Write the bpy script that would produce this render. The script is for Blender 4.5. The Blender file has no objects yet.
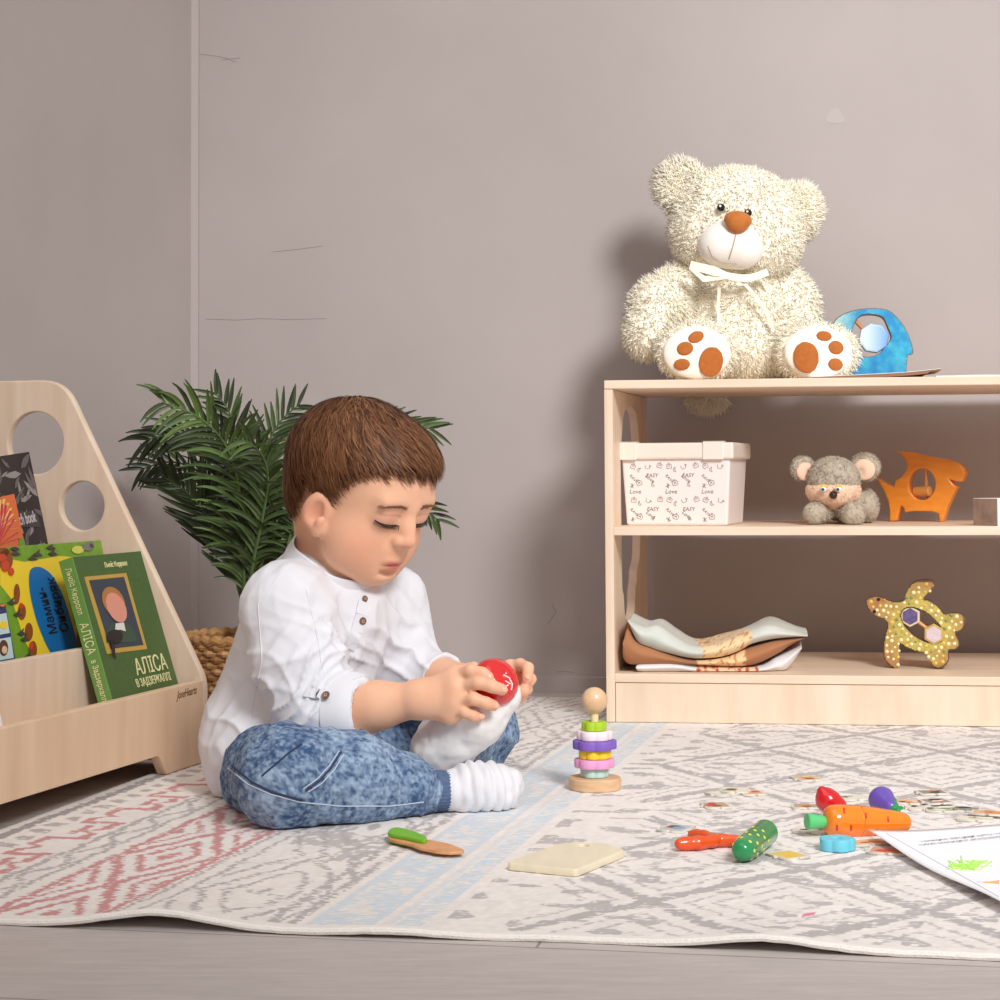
import bpy, math, random
import numpy as np
from mathutils import Matrix, Vector
from mathutils.bvhtree import BVHTree
random.seed(7); rng = np.random.default_rng(7)
SC = bpy.context.scene
COL = SC.collection
V3 = lambda *a: np.array(a, float)
def nrm(v): v = np.asarray(v, float); return v/np.linalg.norm(v)

# ------------------------------------------------------------------ camera
FPX = 1950.0; CAMH = 0.34; PITCH = math.radians(2.5); ROLL = math.radians(-0.3)
SHY = -(FPX*math.tan(PITCH))/1000-0.0295
def Rx(a): c, s = math.cos(a), math.sin(a); return np.array([[1,0,0],[0,c,-s],[0,s,c]])
def Ry(a): c, s = math.cos(a), math.sin(a); return np.array([[c,0,s],[0,1,0],[-s,0,c]])
def Rz(a): c, s = math.cos(a), math.sin(a); return np.array([[c,-s,0],[s,c,0],[0,0,1]])
CR = Rx(math.pi/2+PITCH)@Rz(ROLL); CL = V3(0,0,CAMH)
def ray(px, py): return CR@V3((px-500)/FPX, (500-py)/FPX+SHY*1000/FPX, -1)
def P(px, py, Y): d = ray(px, py); return CL+d*(Y/d[1])            # point of the room at depth Y
def G(px, py, z=0.0): d = ray(px, py); return CL+d*((z-CAMH)/d[2])  # point of the room at height z
def PL(px, py, o, n): d = ray(px, py); return CL+d*(np.dot(np.asarray(o)-CL, n)/np.dot(d, n))
cam = bpy.data.cameras.new('camera'); co = bpy.data.objects.new('camera', cam); COL.objects.link(co)
cam.sensor_width = 36; cam.lens = 36*FPX/1000; cam.shift_y = SHY; cam.clip_start = 0.05
co.matrix_world = Matrix.Translation(CL) @ Matrix(CR.tolist()).to_4x4()
SC.camera = co

# ------------------------------------------------------------------ materials
def S(r, g, b):
    f = lambda c: ((c/255+0.055)/1.055)**2.4 if c > 10 else c/255/12.92
    return (f(r), f(g), f(b), 1.0)
def M(name, col, rough=0.6, attr=False, var=0.0, vs=30.0, stretch=(1,1,1), bump=0.0, bs=200.0, bstretch=(1,1,1), coat=0.0,
      sheen=0.0, sss=0.0, dark=None, spec=0.5, metal=0.0, detail=4.0, bdist=0.002):
    m = bpy.data.materials.new(name); m.use_nodes = True
    nt = m.node_tree; N = nt.nodes; Lk = nt.links; b = N['Principled BSDF']
    b.inputs['Roughness'].default_value = rough; b.inputs['Specular IOR Level'].default_value = spec
    b.inputs['Metallic'].default_value = metal
    b.inputs['Coat Weight'].default_value = coat; b.inputs['Coat Roughness'].default_value = 0.12
    if sheen: b.inputs['Sheen Weight'].default_value = sheen; b.inputs['Sheen Roughness'].default_value = 0.4
    if sss:
        b.inputs['Subsurface Weight'].default_value = sss; b.inputs['Subsurface Radius'].default_value = (1.0, 0.4, 0.2)
        b.inputs['Subsurface Scale'].default_value = 0.004
    tc = N.new('ShaderNodeTexCoord')
    src = None
    if attr:
        a = N.new('ShaderNodeAttribute'); a.attribute_name = 'Col'; src = a.outputs['Color']
    if var:
        mp = N.new('ShaderNodeMapping'); mp.inputs['Scale'].default_value = stretch; Lk.new(tc.outputs['Object'], mp.inputs['Vector'])
        nz = N.new('ShaderNodeTexNoise'); nz.inputs['Scale'].default_value = vs; nz.inputs['Detail'].default_value = detail
        Lk.new(mp.outputs[0], nz.inputs['Vector'])
        mr = N.new('ShaderNodeMapRange'); mr.inputs[1].default_value = 0.3; mr.inputs[2].default_value = 0.7
        Lk.new(nz.outputs['Fac'], mr.inputs[0])
        mx = N.new('ShaderNodeMix'); mx.data_type = 'RGBA'
        Lk.new(mr.outputs[0], mx.inputs[0])
        if attr:
            mx.blend_type = 'MULTIPLY'; Lk.new(src, mx.inputs[6]); mx.inputs[7].default_value = (1-var, 1-var, 1-var, 1)
        else:
            d = dark or tuple(c*(1-var) for c in col[:3])+(1,)
            mx.inputs[6].default_value = col; mx.inputs[7].default_value = d
        src = mx.outputs[2]
    if src is not None: Lk.new(src, b.inputs['Base Color'])
    else: b.inputs['Base Color'].default_value = col
    if bump:
        mp2 = N.new('ShaderNodeMapping'); mp2.inputs['Scale'].default_value = bstretch; Lk.new(tc.outputs['Object'], mp2.inputs['Vector'])
        nb = N.new('ShaderNodeTexNoise'); nb.inputs['Scale'].default_value = bs; nb.inputs['Detail'].default_value = 3
        Lk.new(mp2.outputs[0], nb.inputs['Vector'])
        bp = N.new('ShaderNodeBump'); bp.inputs['Strength'].default_value = bump; bp.inputs['Distance'].default_value = bdist
        Lk.new(nb.outputs['Fac'], bp.inputs['Height']); Lk.new(bp.outputs[0], b.inputs['Normal'])
    return m
_flat = {}
def FM(name, rgb, rough=0.55, **k):
    if name not in _flat: _flat[name] = M(name, S(*rgb), rough, **k)
    return _flat[name]
WOOD = (236, 215, 193); WOODD = (225, 199, 173)
birch_v = M('birch_upright', S(*WOOD), 0.5, var=0.2, vs=9, stretch=(6,6,0.5), dark=S(*WOODD), bump=0.05, bs=120, bstretch=(3,3,0.3))
birch_h = M('birch_flat', S(*WOOD), 0.5, var=0.2, vs=9, stretch=(0.6,7,7), dark=S(*WOODD), bump=0.05, bs=120, bstretch=(0.3,3,3))
birch_y = M('birch_long', S(*WOOD), 0.5, var=0.2, vs=9, stretch=(5,4,0.6), dark=S(*WOODD), bump=0.05, bs=120, bstretch=(3,3,.3))

def translucent(m, f):
    """let some light through: thin blades, leaves, hair"""
    nt = m.node_tree; b = nt.nodes['Principled BSDF']; out = nt.nodes['Material Output']
    tr = nt.nodes.new('ShaderNodeBsdfTranslucent'); mx = nt.nodes.new('ShaderNodeMixShader'); mx.inputs[0].default_value = f
    if b.inputs['Base Color'].is_linked: nt.links.new(b.inputs['Base Color'].links[0].from_socket, tr.inputs['Color'])
    else: tr.inputs['Color'].default_value = b.inputs['Base Color'].default_value
    nt.links.new(b.outputs[0], mx.inputs[1]); nt.links.new(tr.outputs[0], mx.inputs[2]); nt.links.new(mx.outputs[0], out.inputs['Surface']); return m
# ------------------------------------------------------------------ objects
def setup(o, parent, world, props=None):
    COL.objects.link(o)
    if parent is not None:
        o.parent = parent
        if world: o.matrix_parent_inverse = WM[parent.name].inverted()
        WM[o.name] = Matrix.Identity(4) if world else WM[parent.name]
    else: WM[o.name] = Matrix.Identity(4)
    return o
WM = {}
def thing(name, label, cat, loc=(0,0,0), rotz=0.0, group=None):
    o = bpy.data.objects.new(name, None); COL.objects.link(o); o.empty_display_size = 0.02
    o.location = loc; o.rotation_euler = (0,0,rotz)
    WM[o.name] = Matrix.Translation(loc)@Matrix.Rotation(rotz, 4, 'Z')
    return tag(o, label, cat, group)
def tag(o, label=None, cat=None, group=None, kind=None):
    if label: o['label'] = label
    if cat: o['category'] = cat
    if group: o['group'] = group
    if kind: o['kind'] = kind
    return o
def obj(name, verts, faces, mat, parent=None, smooth=True, world=True, col=None, mat_world=None, sharp=None):
    me = bpy.data.meshes.new(name)
    v = np.asarray(verts, np.float32).reshape(-1, 3)
    if isinstance(faces, np.ndarray):
        n, k = faces.shape
        me.vertices.add(len(v)); me.vertices.foreach_set('co', v.ravel())
        me.loops.add(n*k); me.loops.foreach_set('vertex_index', faces.astype(np.int32).ravel())
        me.polygons.add(n); me.polygons.foreach_set('loop_start', np.arange(0, n*k, k, dtype=np.int32))
        me.update(calc_edges=True); me.validate()
    else:
        me.from_pydata(v.tolist(), [], faces)
    if smooth: me.polygons.foreach_set('use_smooth', [True]*len(me.polygons))
    if col is not None and len(col) == len(me.vertices):
        ca = me.color_attributes.new('Col', 'FLOAT_COLOR', 'POINT')
        c = np.ones((len(v), 4), np.float32); c[:, :3] = np.asarray(col)[:, :3]; ca.data.foreach_set('color', c.ravel())
    if smooth and sharp: me.set_sharp_from_angle(angle=math.radians(sharp))
    me.materials.append(mat)
    o = bpy.data.objects.new(name, me)
    if mat_world is not None: me.transform(mat_world)
    return setup(o, parent, world)
def dup(o, parent=None, M4=None, mats=None):
    c = o.copy(); COL.objects.link(c)
    if parent is not None: c.parent = parent
    return c

class MB:
    """collects boxes, tubes, lathes and outlines; put() links them as one mesh object"""
    def __init__(s): s.v = []; s.f = []; s.c = []
    def add(s, v, f, c=None):
        n = len(s.v); s.v += [tuple(p) for p in v]; s.f += [tuple(i+n for i in q) for q in f]
        s.c += [tuple((c or (1,1,1))[:3])]*len(v)
    def box(s, lo, hi, c=None, A=None):
        (a,b,d), (e,f,g) = lo, hi
        v = [(a,b,d),(e,b,d),(e,f,d),(a,f,d),(a,b,g),(e,b,g),(e,f,g),(a,f,g)]
        if A is not None: v = [A@Vector(p) for p in v]
        s.add(v, [(3,2,1,0),(4,5,6,7),(0,1,5,4),(1,2,6,5),(2,3,7,6),(3,0,4,7)], c)
    def tube(s, pts, r, n=8, c=None, caps=True):
        pts = [np.asarray(p, float) for p in pts]; m = len(pts)
        rr = [r]*m if np.isscalar(r) else list(r)
        v = []; up = None
        for i in range(m):
            t = nrm(pts[min(i+1, m-1)]-pts[max(i-1, 0)]+1e-12)
            if up is None:
                up = np.cross(t, V3(0,0,1)) if abs(t[2]) < 0.9 else np.cross(t, V3(1,0,0))
            up = nrm(up-t*np.dot(up, t)); w = np.cross(t, up)
            v += [pts[i]+rr[i]*(math.cos(a)*up+math.sin(a)*w) for a in np.linspace(0, 2*math.pi, n, endpoint=False)]
        f = [(i*n+j, i*n+(j+1)%n, (i+1)*n+(j+1)%n, (i+1)*n+j) for i in range(m-1) for j in range(n)]
        if caps: f += [tuple(range(n))[::-1], tuple((m-1)*n+j for j in range(n))]
        s.add(v, f, c)
    def lathe(s, prof, o=(0,0,0), axis=(0,0,1), n=32, c=None):
        ax = nrm(axis); u = nrm(np.cross(ax, V3(1,0,0) if abs(ax[0]) < 0.9 else V3(0,1,0))); w = np.cross(ax, u); o = np.asarray(o, float)
        v = []
        for r, h in prof:
            v += [o+ax*h+max(r, 1e-5)*(math.cos(a)*u+math.sin(a)*w) for a in np.linspace(0, 2*math.pi, n, endpoint=False)]
        m = len(prof)
        f = [(i*n+j, i*n+(j+1)%n, (i+1)*n+(j+1)%n, (i+1)*n+j) for i in range(m-1) for j in range(n)]
        f += [tuple(range(n))[::-1], tuple((m-1)*n+j for j in range(n))]
        s.add(v, f, c)
    def prism(s, poly, o, ux, uy, un, t, c=None):
        """polygon (u,v) on the plane o,ux,uy, raised by t along un"""
        o = np.asarray(o); n = len(poly)
        v = [o+ux*p[0]+uy*p[1] for p in poly]+[o+ux*p[0]+uy*p[1]+un*t for p in poly]
        s.add(v, [tuple(range(n))[::-1], tuple(range(n, 2*n))]+[(i, (i+1)%n, n+(i+1)%n, n+i) for i in range(n)], c)
    def put(s, name, mat, parent=None, smooth=False, world=True, col=False, bevel=0, sharp=35):
        o = obj(name, s.v, s.f, mat, parent, smooth, world, s.c if col else None, sharp=sharp if smooth else None)
        if bevel:
            b = o.modifiers.new('bevel', 'BEVEL'); b.width = bevel; b.segments = 2; b.limit_method = 'ANGLE'; b.harden_normals = False
        return o

def catmull(pts, n=8, closed=True):
    p = np.asarray(pts, float); m = len(p); out = []
    for i in range(m if closed else m-1):
        g = lambda k: p[k % m] if closed else p[min(max(k, 0), m-1)]
        p0, p1, p2, p3 = g(i-1), g(i), g(i+1), g(i+2)
        for t in np.arange(n)/n:
            out.append(0.5*(2*p1+(p2-p0)*t+(2*p0-5*p1+4*p2-p3)*t*t+(3*p1-p0-3*p2+p3)*t**3))
    if not closed: out.append(p[-1])
    return np.array(out)
def rpoly(pts, rad, n=5):
    """polygon with rounded corners; rad scalar or list"""
    p = np.asarray(pts, float); m = len(p); out = []
    for i in range(m):
        r = rad if np.isscalar(rad) else rad[i]
        a, b, c = p[i-1], p[i], p[(i+1) % m]
        if r <= 0: out.append(b); continue
        da, dc = nrm(a-b), nrm(c-b); r2 = min(r, 0.49*np.linalg.norm(a-b), 0.49*np.linalg.norm(c-b))
        s, e = b+da*r2, b+dc*r2
        for t in np.linspace(0, 1, n): out.append((1-t)**2*s+2*t*(1-t)*b+t*t*e)
    return np.array(out)
def circ(cx, cy, r, n=40, ry=None):
    a = np.linspace(0, 2*math.pi, n, endpoint=False); return np.stack([cx+r*np.cos(a), cy+(ry or r)*np.sin(a)], 1)
def frame4(o, ux, uy, un):
    m = np.eye(4); m[:3,0] = ux; m[:3,1] = uy; m[:3,2] = un; m[:3,3] = o; return Matrix(m.tolist())
def curve_mesh(cu):
    ob = bpy.data.objects.new('tmp', cu); COL.objects.link(ob)
    bpy.context.view_layer.update()
    dg = bpy.context.evaluated_depsgraph_get()
    me = bpy.data.meshes.new_from_object(ob.evaluated_get(dg), depsgraph=dg)
    bpy.data.objects.remove(ob); bpy.data.curves.remove(cu)
    return me
def plate_mesh(loops, t, bevel=0.0, bseg=2):
    """flat plate in XY with outline loops[0] and holes loops[1:], z from 0 to t"""
    cu = bpy.data.curves.new('tmp', 'CURVE'); cu.dimensions = '2D'; cu.fill_mode = 'BOTH'
    cu.extrude = t/2-bevel; cu.bevel_depth = bevel; cu.bevel_resolution = bseg-1; cu.offset = -bevel
    for L in loops:
        sp = cu.splines.new('POLY'); sp.points.add(len(L)-1); sp.use_cyclic_u = True
        for p, q in zip(sp.points, L): p.co = (q[0], q[1], 0, 1)
    me = curve_mesh(cu); me.transform(Matrix.Translation((0,0,t/2))); return me
def plate(name, loops, t, mat, M4, parent=None, bevel=0.0, world=True, smooth=True, bseg=2, colf=None):
    me = plate_mesh(loops, t, bevel, bseg); me.name = name
    if colf is not None:
        n = len(me.vertices); a = np.zeros(n*3, np.float32); me.vertices.foreach_get('co', a)
        c = np.ones((n,4), np.float32); c[:,:3] = colf(a.reshape(-1,3))
        ca = me.color_attributes.new('Col', 'FLOAT_COLOR', 'POINT'); ca.data.foreach_set('color', c.ravel())
    me.transform(M4); me.materials.clear(); me.materials.append(mat)
    if smooth:
        me.polygons.foreach_set('use_smooth', [True]*len(me.polygons)); me.set_sharp_from_angle(angle=math.radians(35))
    o = bpy.data.objects.new(name, me); return setup(o, parent, world)
def text_mesh(body, size, depth=0.0003, shear=0.0, align='CENTER', bold=0.0, sx=1.0):
    cu = bpy.data.curves.new('tmp', 'FONT'); cu.body = body; cu.size = size; cu.extrude = depth; cu.shear = shear; cu.offset = bold
    cu.align_x = align; cu.align_y = 'CENTER'; cu.resolution_u = 3
    me = curve_mesh(cu)
    if sx != 1.0: me.transform(Matrix.Scale(sx, 4, (1,0,0)))
    return me
def text(name, body, size, M4, mat, parent=None, **k):
    me = text_mesh(body, size, **k); me.name = name; me.transform(M4); me.materials.clear(); me.materials.append(mat)
    return setup(bpy.data.objects.new(name, me), parent, True)
def join_meshes(name, meshes, mat, parent=None, world=True):
    v = []; f = []
    for me in meshes:
        n = len(v); v += [tuple(x.co) for x in me.vertices]; f += [tuple(i+n for i in p.vertices) for p in me.polygons]
    return obj(name, v, f, mat, parent, False, world)

# ------------------------------------------------------------------ smooth solid modelling: distance fields + surface nets
class SDF:
    def __init__(s, lo, hi, h):
        s.lo = np.asarray(lo, float); s.h = h
        s.n = np.ceil((np.asarray(hi)-s.lo)/h).astype(int)+1
        s.v = np.full(s.n, 1.0, np.float32)
        s.ax = [(s.lo[i]+h*np.arange(s.n[i])).astype(np.float32) for i in range(3)]
    def _reg(s, lo, hi):
        a = np.clip(np.floor((np.asarray(lo)-s.lo)/s.h).astype(int), 0, s.n); b = np.clip(np.ceil((np.asarray(hi)-s.lo)/s.h).astype(int)+1, 0, s.n)
        sl = tuple(slice(a[i], b[i]) for i in range(3))
        X = s.ax[0][sl[0]][:,None,None]; Y = s.ax[1][sl[1]][None,:,None]; Z = s.ax[2][sl[2]][None,None,:]
        return sl, X, Y, Z
    def op(s, fn, lo, hi, k, mode):
        pad = k+3*s.h
        sl, X, Y, Z = s._reg(np.asarray(lo)-pad, np.asarray(hi)+pad)
        a = s.v[sl]
        if a.size == 0: return
        d = fn(X, Y, Z)
        if mode == 'u': h = np.maximum(k-np.abs(a-d), 0)/max(k, 1e-6); r = np.minimum(a, d)-h*h*k/4
        elif mode == 's': d = -d; h = np.maximum(k-np.abs(a-d), 0)/max(k, 1e-6); r = np.maximum(a, d)+h*h*k/4
        else: r = d
        s.v[sl] = r.astype(np.float32)
    def cone(s, a, b, ra, rb=None, k=0.01, mode='u', flat=None):
        rb = ra if rb is None else rb; a = np.asarray(a, float); b = np.asarray(b, float); ba = b-a; L2 = max(float(ba@ba), 1e-12)
        def fn(X, Y, Z):
            x, y, z = X-a[0], Y-a[1], Z-a[2]
            t = np.clip((x*ba[0]+y*ba[1]+z*ba[2])/L2, 0, 1)
            return np.sqrt((x-t*ba[0])**2+(y-t*ba[1])**2+(z-t*ba[2])**2)-(ra+(rb-ra)*t)
        r = max(ra, rb); s.op(fn, np.minimum(a, b)-r, np.maximum(a, b)+r, k, mode)
    def ell(s, c, r, R=None, k=0.01, mode='u'):
        c = np.asarray(c, float); R = np.eye(3) if R is None else R; r = np.asarray([r]*3 if np.isscalar(r) else r, float)
        ext = np.sqrt(((R*r)**2).sum(1))
        def fn(X, Y, Z):
            x, y, z = X-c[0], Y-c[1], Z-c[2]
            q = [(R[0,i]*x+R[1,i]*y+R[2,i]*z)/r[i] for i in range(3)]
            k0 = np.sqrt(q[0]**2+q[1]**2+q[2]**2); k1 = np.sqrt((q[0]/r[0])**2+(q[1]/r[1])**2+(q[2]/r[2])**2)
            return k0*(k0-1)/np.maximum(k1, 1e-6)
        s.op(fn, c-ext, c+ext, k, mode)
    def rbox(s, c, hs, R=None, rad=0.004, k=0.004, mode='u'):
        c = np.asarray(c, float); R = np.eye(3) if R is None else R; hs = np.asarray(hs, float)
        ext = np.sqrt(((R*hs)**2).sum(1))*1.3
        def fn(X, Y, Z):
            x, y, z = X-c[0], Y-c[1], Z-c[2]
            q = [np.abs(R[0,i]*x+R[1,i]*y+R[2,i]*z)-(hs[i]-rad) for i in range(3)]
            o = np.sqrt(sum(np.maximum(t, 0)**2 for t in q)); return o+np.minimum(np.maximum(np.maximum(q[0], q[1]), q[2]), 0)-rad
        s.op(fn, c-ext, c+ext, k, mode)
    def chain(s, pts, rs, k=0.01, mode='u'):
        for i in range(len(pts)-1): s.cone(pts[i], pts[i+1], rs[i], rs[i+1], k, mode)
    def above(s, z):
        s.v = np.maximum(s.v, (z-s.ax[2])[None,None,:])
    def mesh(s):
        v = s.v; neg = v < 0; nx, ny, nz = s.n
        cnt = np.zeros((nx-1, ny-1, nz-1), np.uint8)
        for i in (0,1):
            for j in (0,1):
                for k in (0,1): cnt += neg[i:nx-1+i, j:ny-1+j, k:nz-1+k]
        act = (cnt > 0) & (cnt < 8); idx = np.argwhere(act); m = len(idx)
        ids = np.full(act.shape, -1, np.int64); ids[act] = np.arange(m)
        cor = [(i,j,k) for i in (0,1) for j in (0,1) for k in (0,1)]
        cv = {c: v[idx[:,0]+c[0], idx[:,1]+c[1], idx[:,2]+c[2]] for c in cor}
        acc = np.zeros((m,3)); w = np.zeros(m)
        for a in cor:
            for ax in range(3):
                if a[ax]: continue
                b = list(a); b[ax] = 1; b = tuple(b)
                x = (cv[a] < 0) != (cv[b] < 0)
                t = np.where(x, cv[a]/np.where(x, cv[a]-cv[b], 1), 0)
                p = np.tile(np.array(a, float), (m,1)); p[:,ax] += t
                acc += p*x[:,None]; w += x
        V = s.lo+(idx+acc/w[:,None])*s.h
        F = []
        for ax in range(3):
            sl0 = [slice(None)]*3; sl1 = [slice(None)]*3; sl0[ax] = slice(0,-1); sl1[ax] = slice(1,None)
            A = neg[tuple(sl0)]; B = neg[tuple(sl1)]; e = np.argwhere(A != B)
            o1, o2 = [(1,2),(2,0),(0,1)][ax]
            ok = (e[:,o1] > 0) & (e[:,o2] > 0) & (e[:,o1] < s.n[o1]-1) & (e[:,o2] < s.n[o2]-1); e = e[ok]
            q = []
            for d1, d2 in ((-1,-1),(0,-1),(0,0),(-1,0)):
                c = e.copy(); c[:,o1] += d1; c[:,o2] += d2; q.append(ids[c[:,0],c[:,1],c[:,2]])
            q = np.stack(q, 1); flip = ~A[e[:,0],e[:,1],e[:,2]]
            q[flip] = q[flip][:, ::-1]; F.append(q)
        F = np.concatenate(F); F = F[(F >= 0).all(1)]
        return V, F
def vnormals(V, F):
    fn = np.cross(V[F[:,2]]-V[F[:,0]], V[F[:,3]]-V[F[:,1]]) if F.shape[1] == 4 else np.cross(V[F[:,1]]-V[F[:,0]], V[F[:,2]]-V[F[:,0]])
    N = np.zeros_like(V)
    for i in range(F.shape[1]):
        for c in range(3): N[:,c] += np.bincount(F[:,i], fn[:,c], len(V))
    return N/np.maximum(np.linalg.norm(N, axis=1), 1e-12)[:,None]
def noise3(p, f, seed=0, octv=1):
    """smooth value noise in -1..1"""
    out = np.zeros(len(p)); amp = 1; tot = 0
    for o in range(octv):
        r = np.random.default_rng(seed+o*17); T = r.uniform(-1, 1, 4096)
        q = p*f+r.uniform(0, 50, 3); i = np.floor(q).astype(int); u = q-i; u = u*u*(3-2*u)
        hsh = lambda a,b,c: T[(a*73+b*1009+c*3571+a*b*7+c*b*13) & 4095]
        s = 0
        for a in (0,1):
            for b in (0,1):
                for c in (0,1):
                    s = s+hsh(i[:,0]+a, i[:,1]+b, i[:,2]+c)*(u[:,0] if a else 1-u[:,0])*(u[:,1] if b else 1-u[:,1])*(u[:,2] if c else 1-u[:,2])
        out += amp*s; tot += amp; amp *= 0.5; f *= 2.1
    return out/tot
def bvh_of(V, F): return BVHTree.FromPolygons([tuple(x) for x in V], [tuple(int(i) for i in f) for f in F])
def hit(bvh, px, py):
    d = nrm(ray(px, py)); r = bvh.ray_cast(Vector(CL), Vector(d)); return (None, None) if r[0] is None else (np.array(r[0]), np.array(r[1]))
def on_surface(bvh, pix, lift=0.0006, step=3.0):
    """a drawn line laid on a surface: polyline of picture positions dropped on the thing"""
    out = []
    for (a, b) in zip(pix[:-1], pix[1:]):
        n = max(1, int(math.dist(a, b)/step))
        for i in range(n):
            t = i/n; p, q = hit(bvh, a[0]+(b[0]-a[0])*t, a[1]+(b[1]-a[1])*t)
            if p is not None: out.append(p+q*lift)
    p, q = hit(bvh, *pix[-1])
    if p is not None: out.append(p+q*lift)
    return out
def tri_sample(V, F, n, r=rng):
    T = np.concatenate([F[:,[0,1,2]], F[:,[0,2,3]]]) if F.shape[1] == 4 else F
    a, b, c = V[T[:,0]], V[T[:,1]], V[T[:,2]]; ar = np.linalg.norm(np.cross(b-a, c-a), axis=1)
    i = r.choice(len(T), n, p=ar/ar.sum()); u = np.sqrt(r.random(n))[:,None]; w = r.random(n)[:,None]
    p = a[i]*(1-u)+b[i]*u*(1-w)+c[i]*u*w
    nn = np.cross(b[i]-a[i], c[i]-a[i]); nn /= np.maximum(np.linalg.norm(nn, axis=1), 1e-12)[:,None]
    return p, nn
def tufts(V, F, n, length, width, lean=(0,0,-0.4), jit=0.5, r=rng, curl=0.3, keep=None):
    """fur: short tapered bent blades growing out of a surface; returns verts, faces (tris)"""
    p, nn = tri_sample(V, F, n, r)
    if keep is not None:
        k = keep(p, nn); p, nn = p[k], nn[k]; n = len(p)
    L = length*r.uniform(0.65, 1.25, n)[:,None]
    d = nn+np.asarray(lean)+r.normal(0, jit, (n,3))*0.6; d /= np.linalg.norm(d, axis=1)[:,None]
    d2 = d+np.asarray(lean)*curl*2+r.normal(0, jit, (n,3))*curl; d2 /= np.linalg.norm(d2, axis=1)[:,None]
    sd = np.cross(nn, d)+r.normal(0,.004,(n,3)); sd /= np.maximum(np.linalg.norm(sd, axis=1), 1e-9)[:,None]; sd = sd+nn*r.normal(0,.45,n)[:,None]; sd /= np.linalg.norm(sd, axis=1)[:,None]
    w = width*r.uniform(0.7, 1.3, n)[:,None]
    b = p-nn*length*0.10; m = b+d*L*0.5; t = m+d2*L*0.55
    up = np.cross(sd, d); up *= np.sign((up*nn).sum(1))[:,None]
    tri3 = [(sd, 1.0), (-sd, 1.0), (up, 0.9)]
    vv = np.stack([b+q*w*k for q, k in tri3]+[m+q*w*k*0.85 for q, k in tri3]+[t], 1).reshape(-1,3)
    i = np.arange(n)*7; ff = []
    for j in range(3):
        j2 = (j+1) % 3; ff += [np.stack([i+j,i+j2,i+3+j2],1), np.stack([i+j,i+3+j2,i+3+j],1), np.stack([i+3+j,i+3+j2,i+6],1)]
    ff = np.stack(ff, 1)                                     # per tuft: turn all its faces outward
    c = np.stack([b, b, b], 1).mean(1); f0 = ff[:,0]; fn = np.cross(vv[f0[:,1]]-vv[f0[:,0]], vv[f0[:,2]]-vv[f0[:,0]])
    fl = (fn*(vv[f0].mean(1)-(b+m)/2)).sum(1) < 0; ff[fl] = ff[fl][:,:, ::-1]
    return vv, ff.reshape(-1,3), None
def tri(F): return np.concatenate([F[:,[0,1,2]], F[:,[0,2,3]]]) if F.shape[1] == 4 else F
def furry(name, V, F, tf, mat, parent):
    """a plush surface together with the tufts of its pile"""
    V = V+vnormals(V, F)*(.0016*noise3(V, 150, 77, 2))[:,None]
    return obj(name, np.concatenate([V, tf[0]]), np.concatenate([tri(F), tf[1]+len(V)]), mat, parent)
def strip(mb, pts, width, nrmls, t=0.0006, c=None):
    """thin flat ribbon along pts, lying against the normals"""
    pts = [np.asarray(p) for p in pts]; v = []
    for i, p in enumerate(pts):
        d = nrm(pts[min(i+1, len(pts)-1)]-pts[max(i-1, 0)]); w = width[i] if not np.isscalar(width) else width
        n = np.asarray(nrmls[i]) if not isinstance(nrmls, np.ndarray) or nrmls.ndim == 2 else nrmls
        n = nrm(n); sd = nrm(np.cross(d, n))*w/2; v += [p-sd, p+sd, p+sd+n*t, p-sd+n*t]
    f = []
    for i in range(len(pts)-1):
        a = 4*i
        for j in range(4): f.append((a+j, a+(j+1)%4, a+4+(j+1)%4, a+4+j))
    f += [(3,2,1,0), tuple(4*(len(pts)-1)+j for j in range(4))]
    mb.add(v, f, c)
# ================================================================== room
YAW = math.radians(7.75)
eU = V3(math.cos(YAW), -math.sin(YAW), 0); eV = V3(math.sin(YAW), math.cos(YAW), 0); eZ = V3(0,0,1)
SO = G(606.5, 725.6); SO[2] = 0.0045                                    # shelf, front left foot
WALLD = 0.375
def wall_mat():
    m = M('wall_paint', S(178,168,165), 0.75)
    N = m.node_tree.nodes; Lk = m.node_tree.links; b = N['Principled BSDF']; tc = N.new('ShaderNodeTexCoord')
    n1 = N.new('ShaderNodeTexNoise'); n1.inputs['Scale'].default_value = 2.2; n1.inputs['Detail'].default_value = 6; Lk.new(tc.outputs['Object'], n1.inputs['Vector'])
    cr = N.new('ShaderNodeValToRGB'); cr.color_ramp.elements[0].position = 0.3; cr.color_ramp.elements[0].color = S(172,162,159)
    cr.color_ramp.elements[1].position = 0.72; cr.color_ramp.elements[1].color = S(183,173,170); Lk.new(n1.outputs['Fac'], cr.inputs[0]); Lk.new(cr.outputs[0], b.inputs['Base Color'])
    n2 = N.new('ShaderNodeTexNoise'); n2.inputs['Scale'].default_value = 28; n2.inputs['Detail'].default_value = 5; Lk.new(tc.outputs['Object'], n2.inputs['Vector'])
    n3 = N.new('ShaderNodeTexNoise'); n3.inputs['Scale'].default_value = 6; n3.inputs['Detail'].default_value = 2; n3.inputs['Distortion'].default_value = 1.5; Lk.new(tc.outputs['Object'], n3.inputs['Vector'])
    ad = N.new('ShaderNodeMath'); ad.operation = 'MULTIPLY_ADD'; ad.inputs[1].default_value = 1.5; Lk.new(n3.outputs['Fac'], ad.inputs[0]); Lk.new(n2.outputs['Fac'], ad.inputs[2])
    bp = N.new('ShaderNodeBump'); bp.inputs['Strength'].default_value = 0.25; bp.inputs['Distance'].default_value = 0.0015; Lk.new(ad.outputs[0], bp.inputs['Height']); Lk.new(bp.outputs[0], b.inputs['Normal'])
    return m
WALL = wall_mat()
W0 = SO+eV*WALLD
W0[2] = 0; CORN = PL(193, 450, W0, eV); CORN[2] = 0
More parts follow.
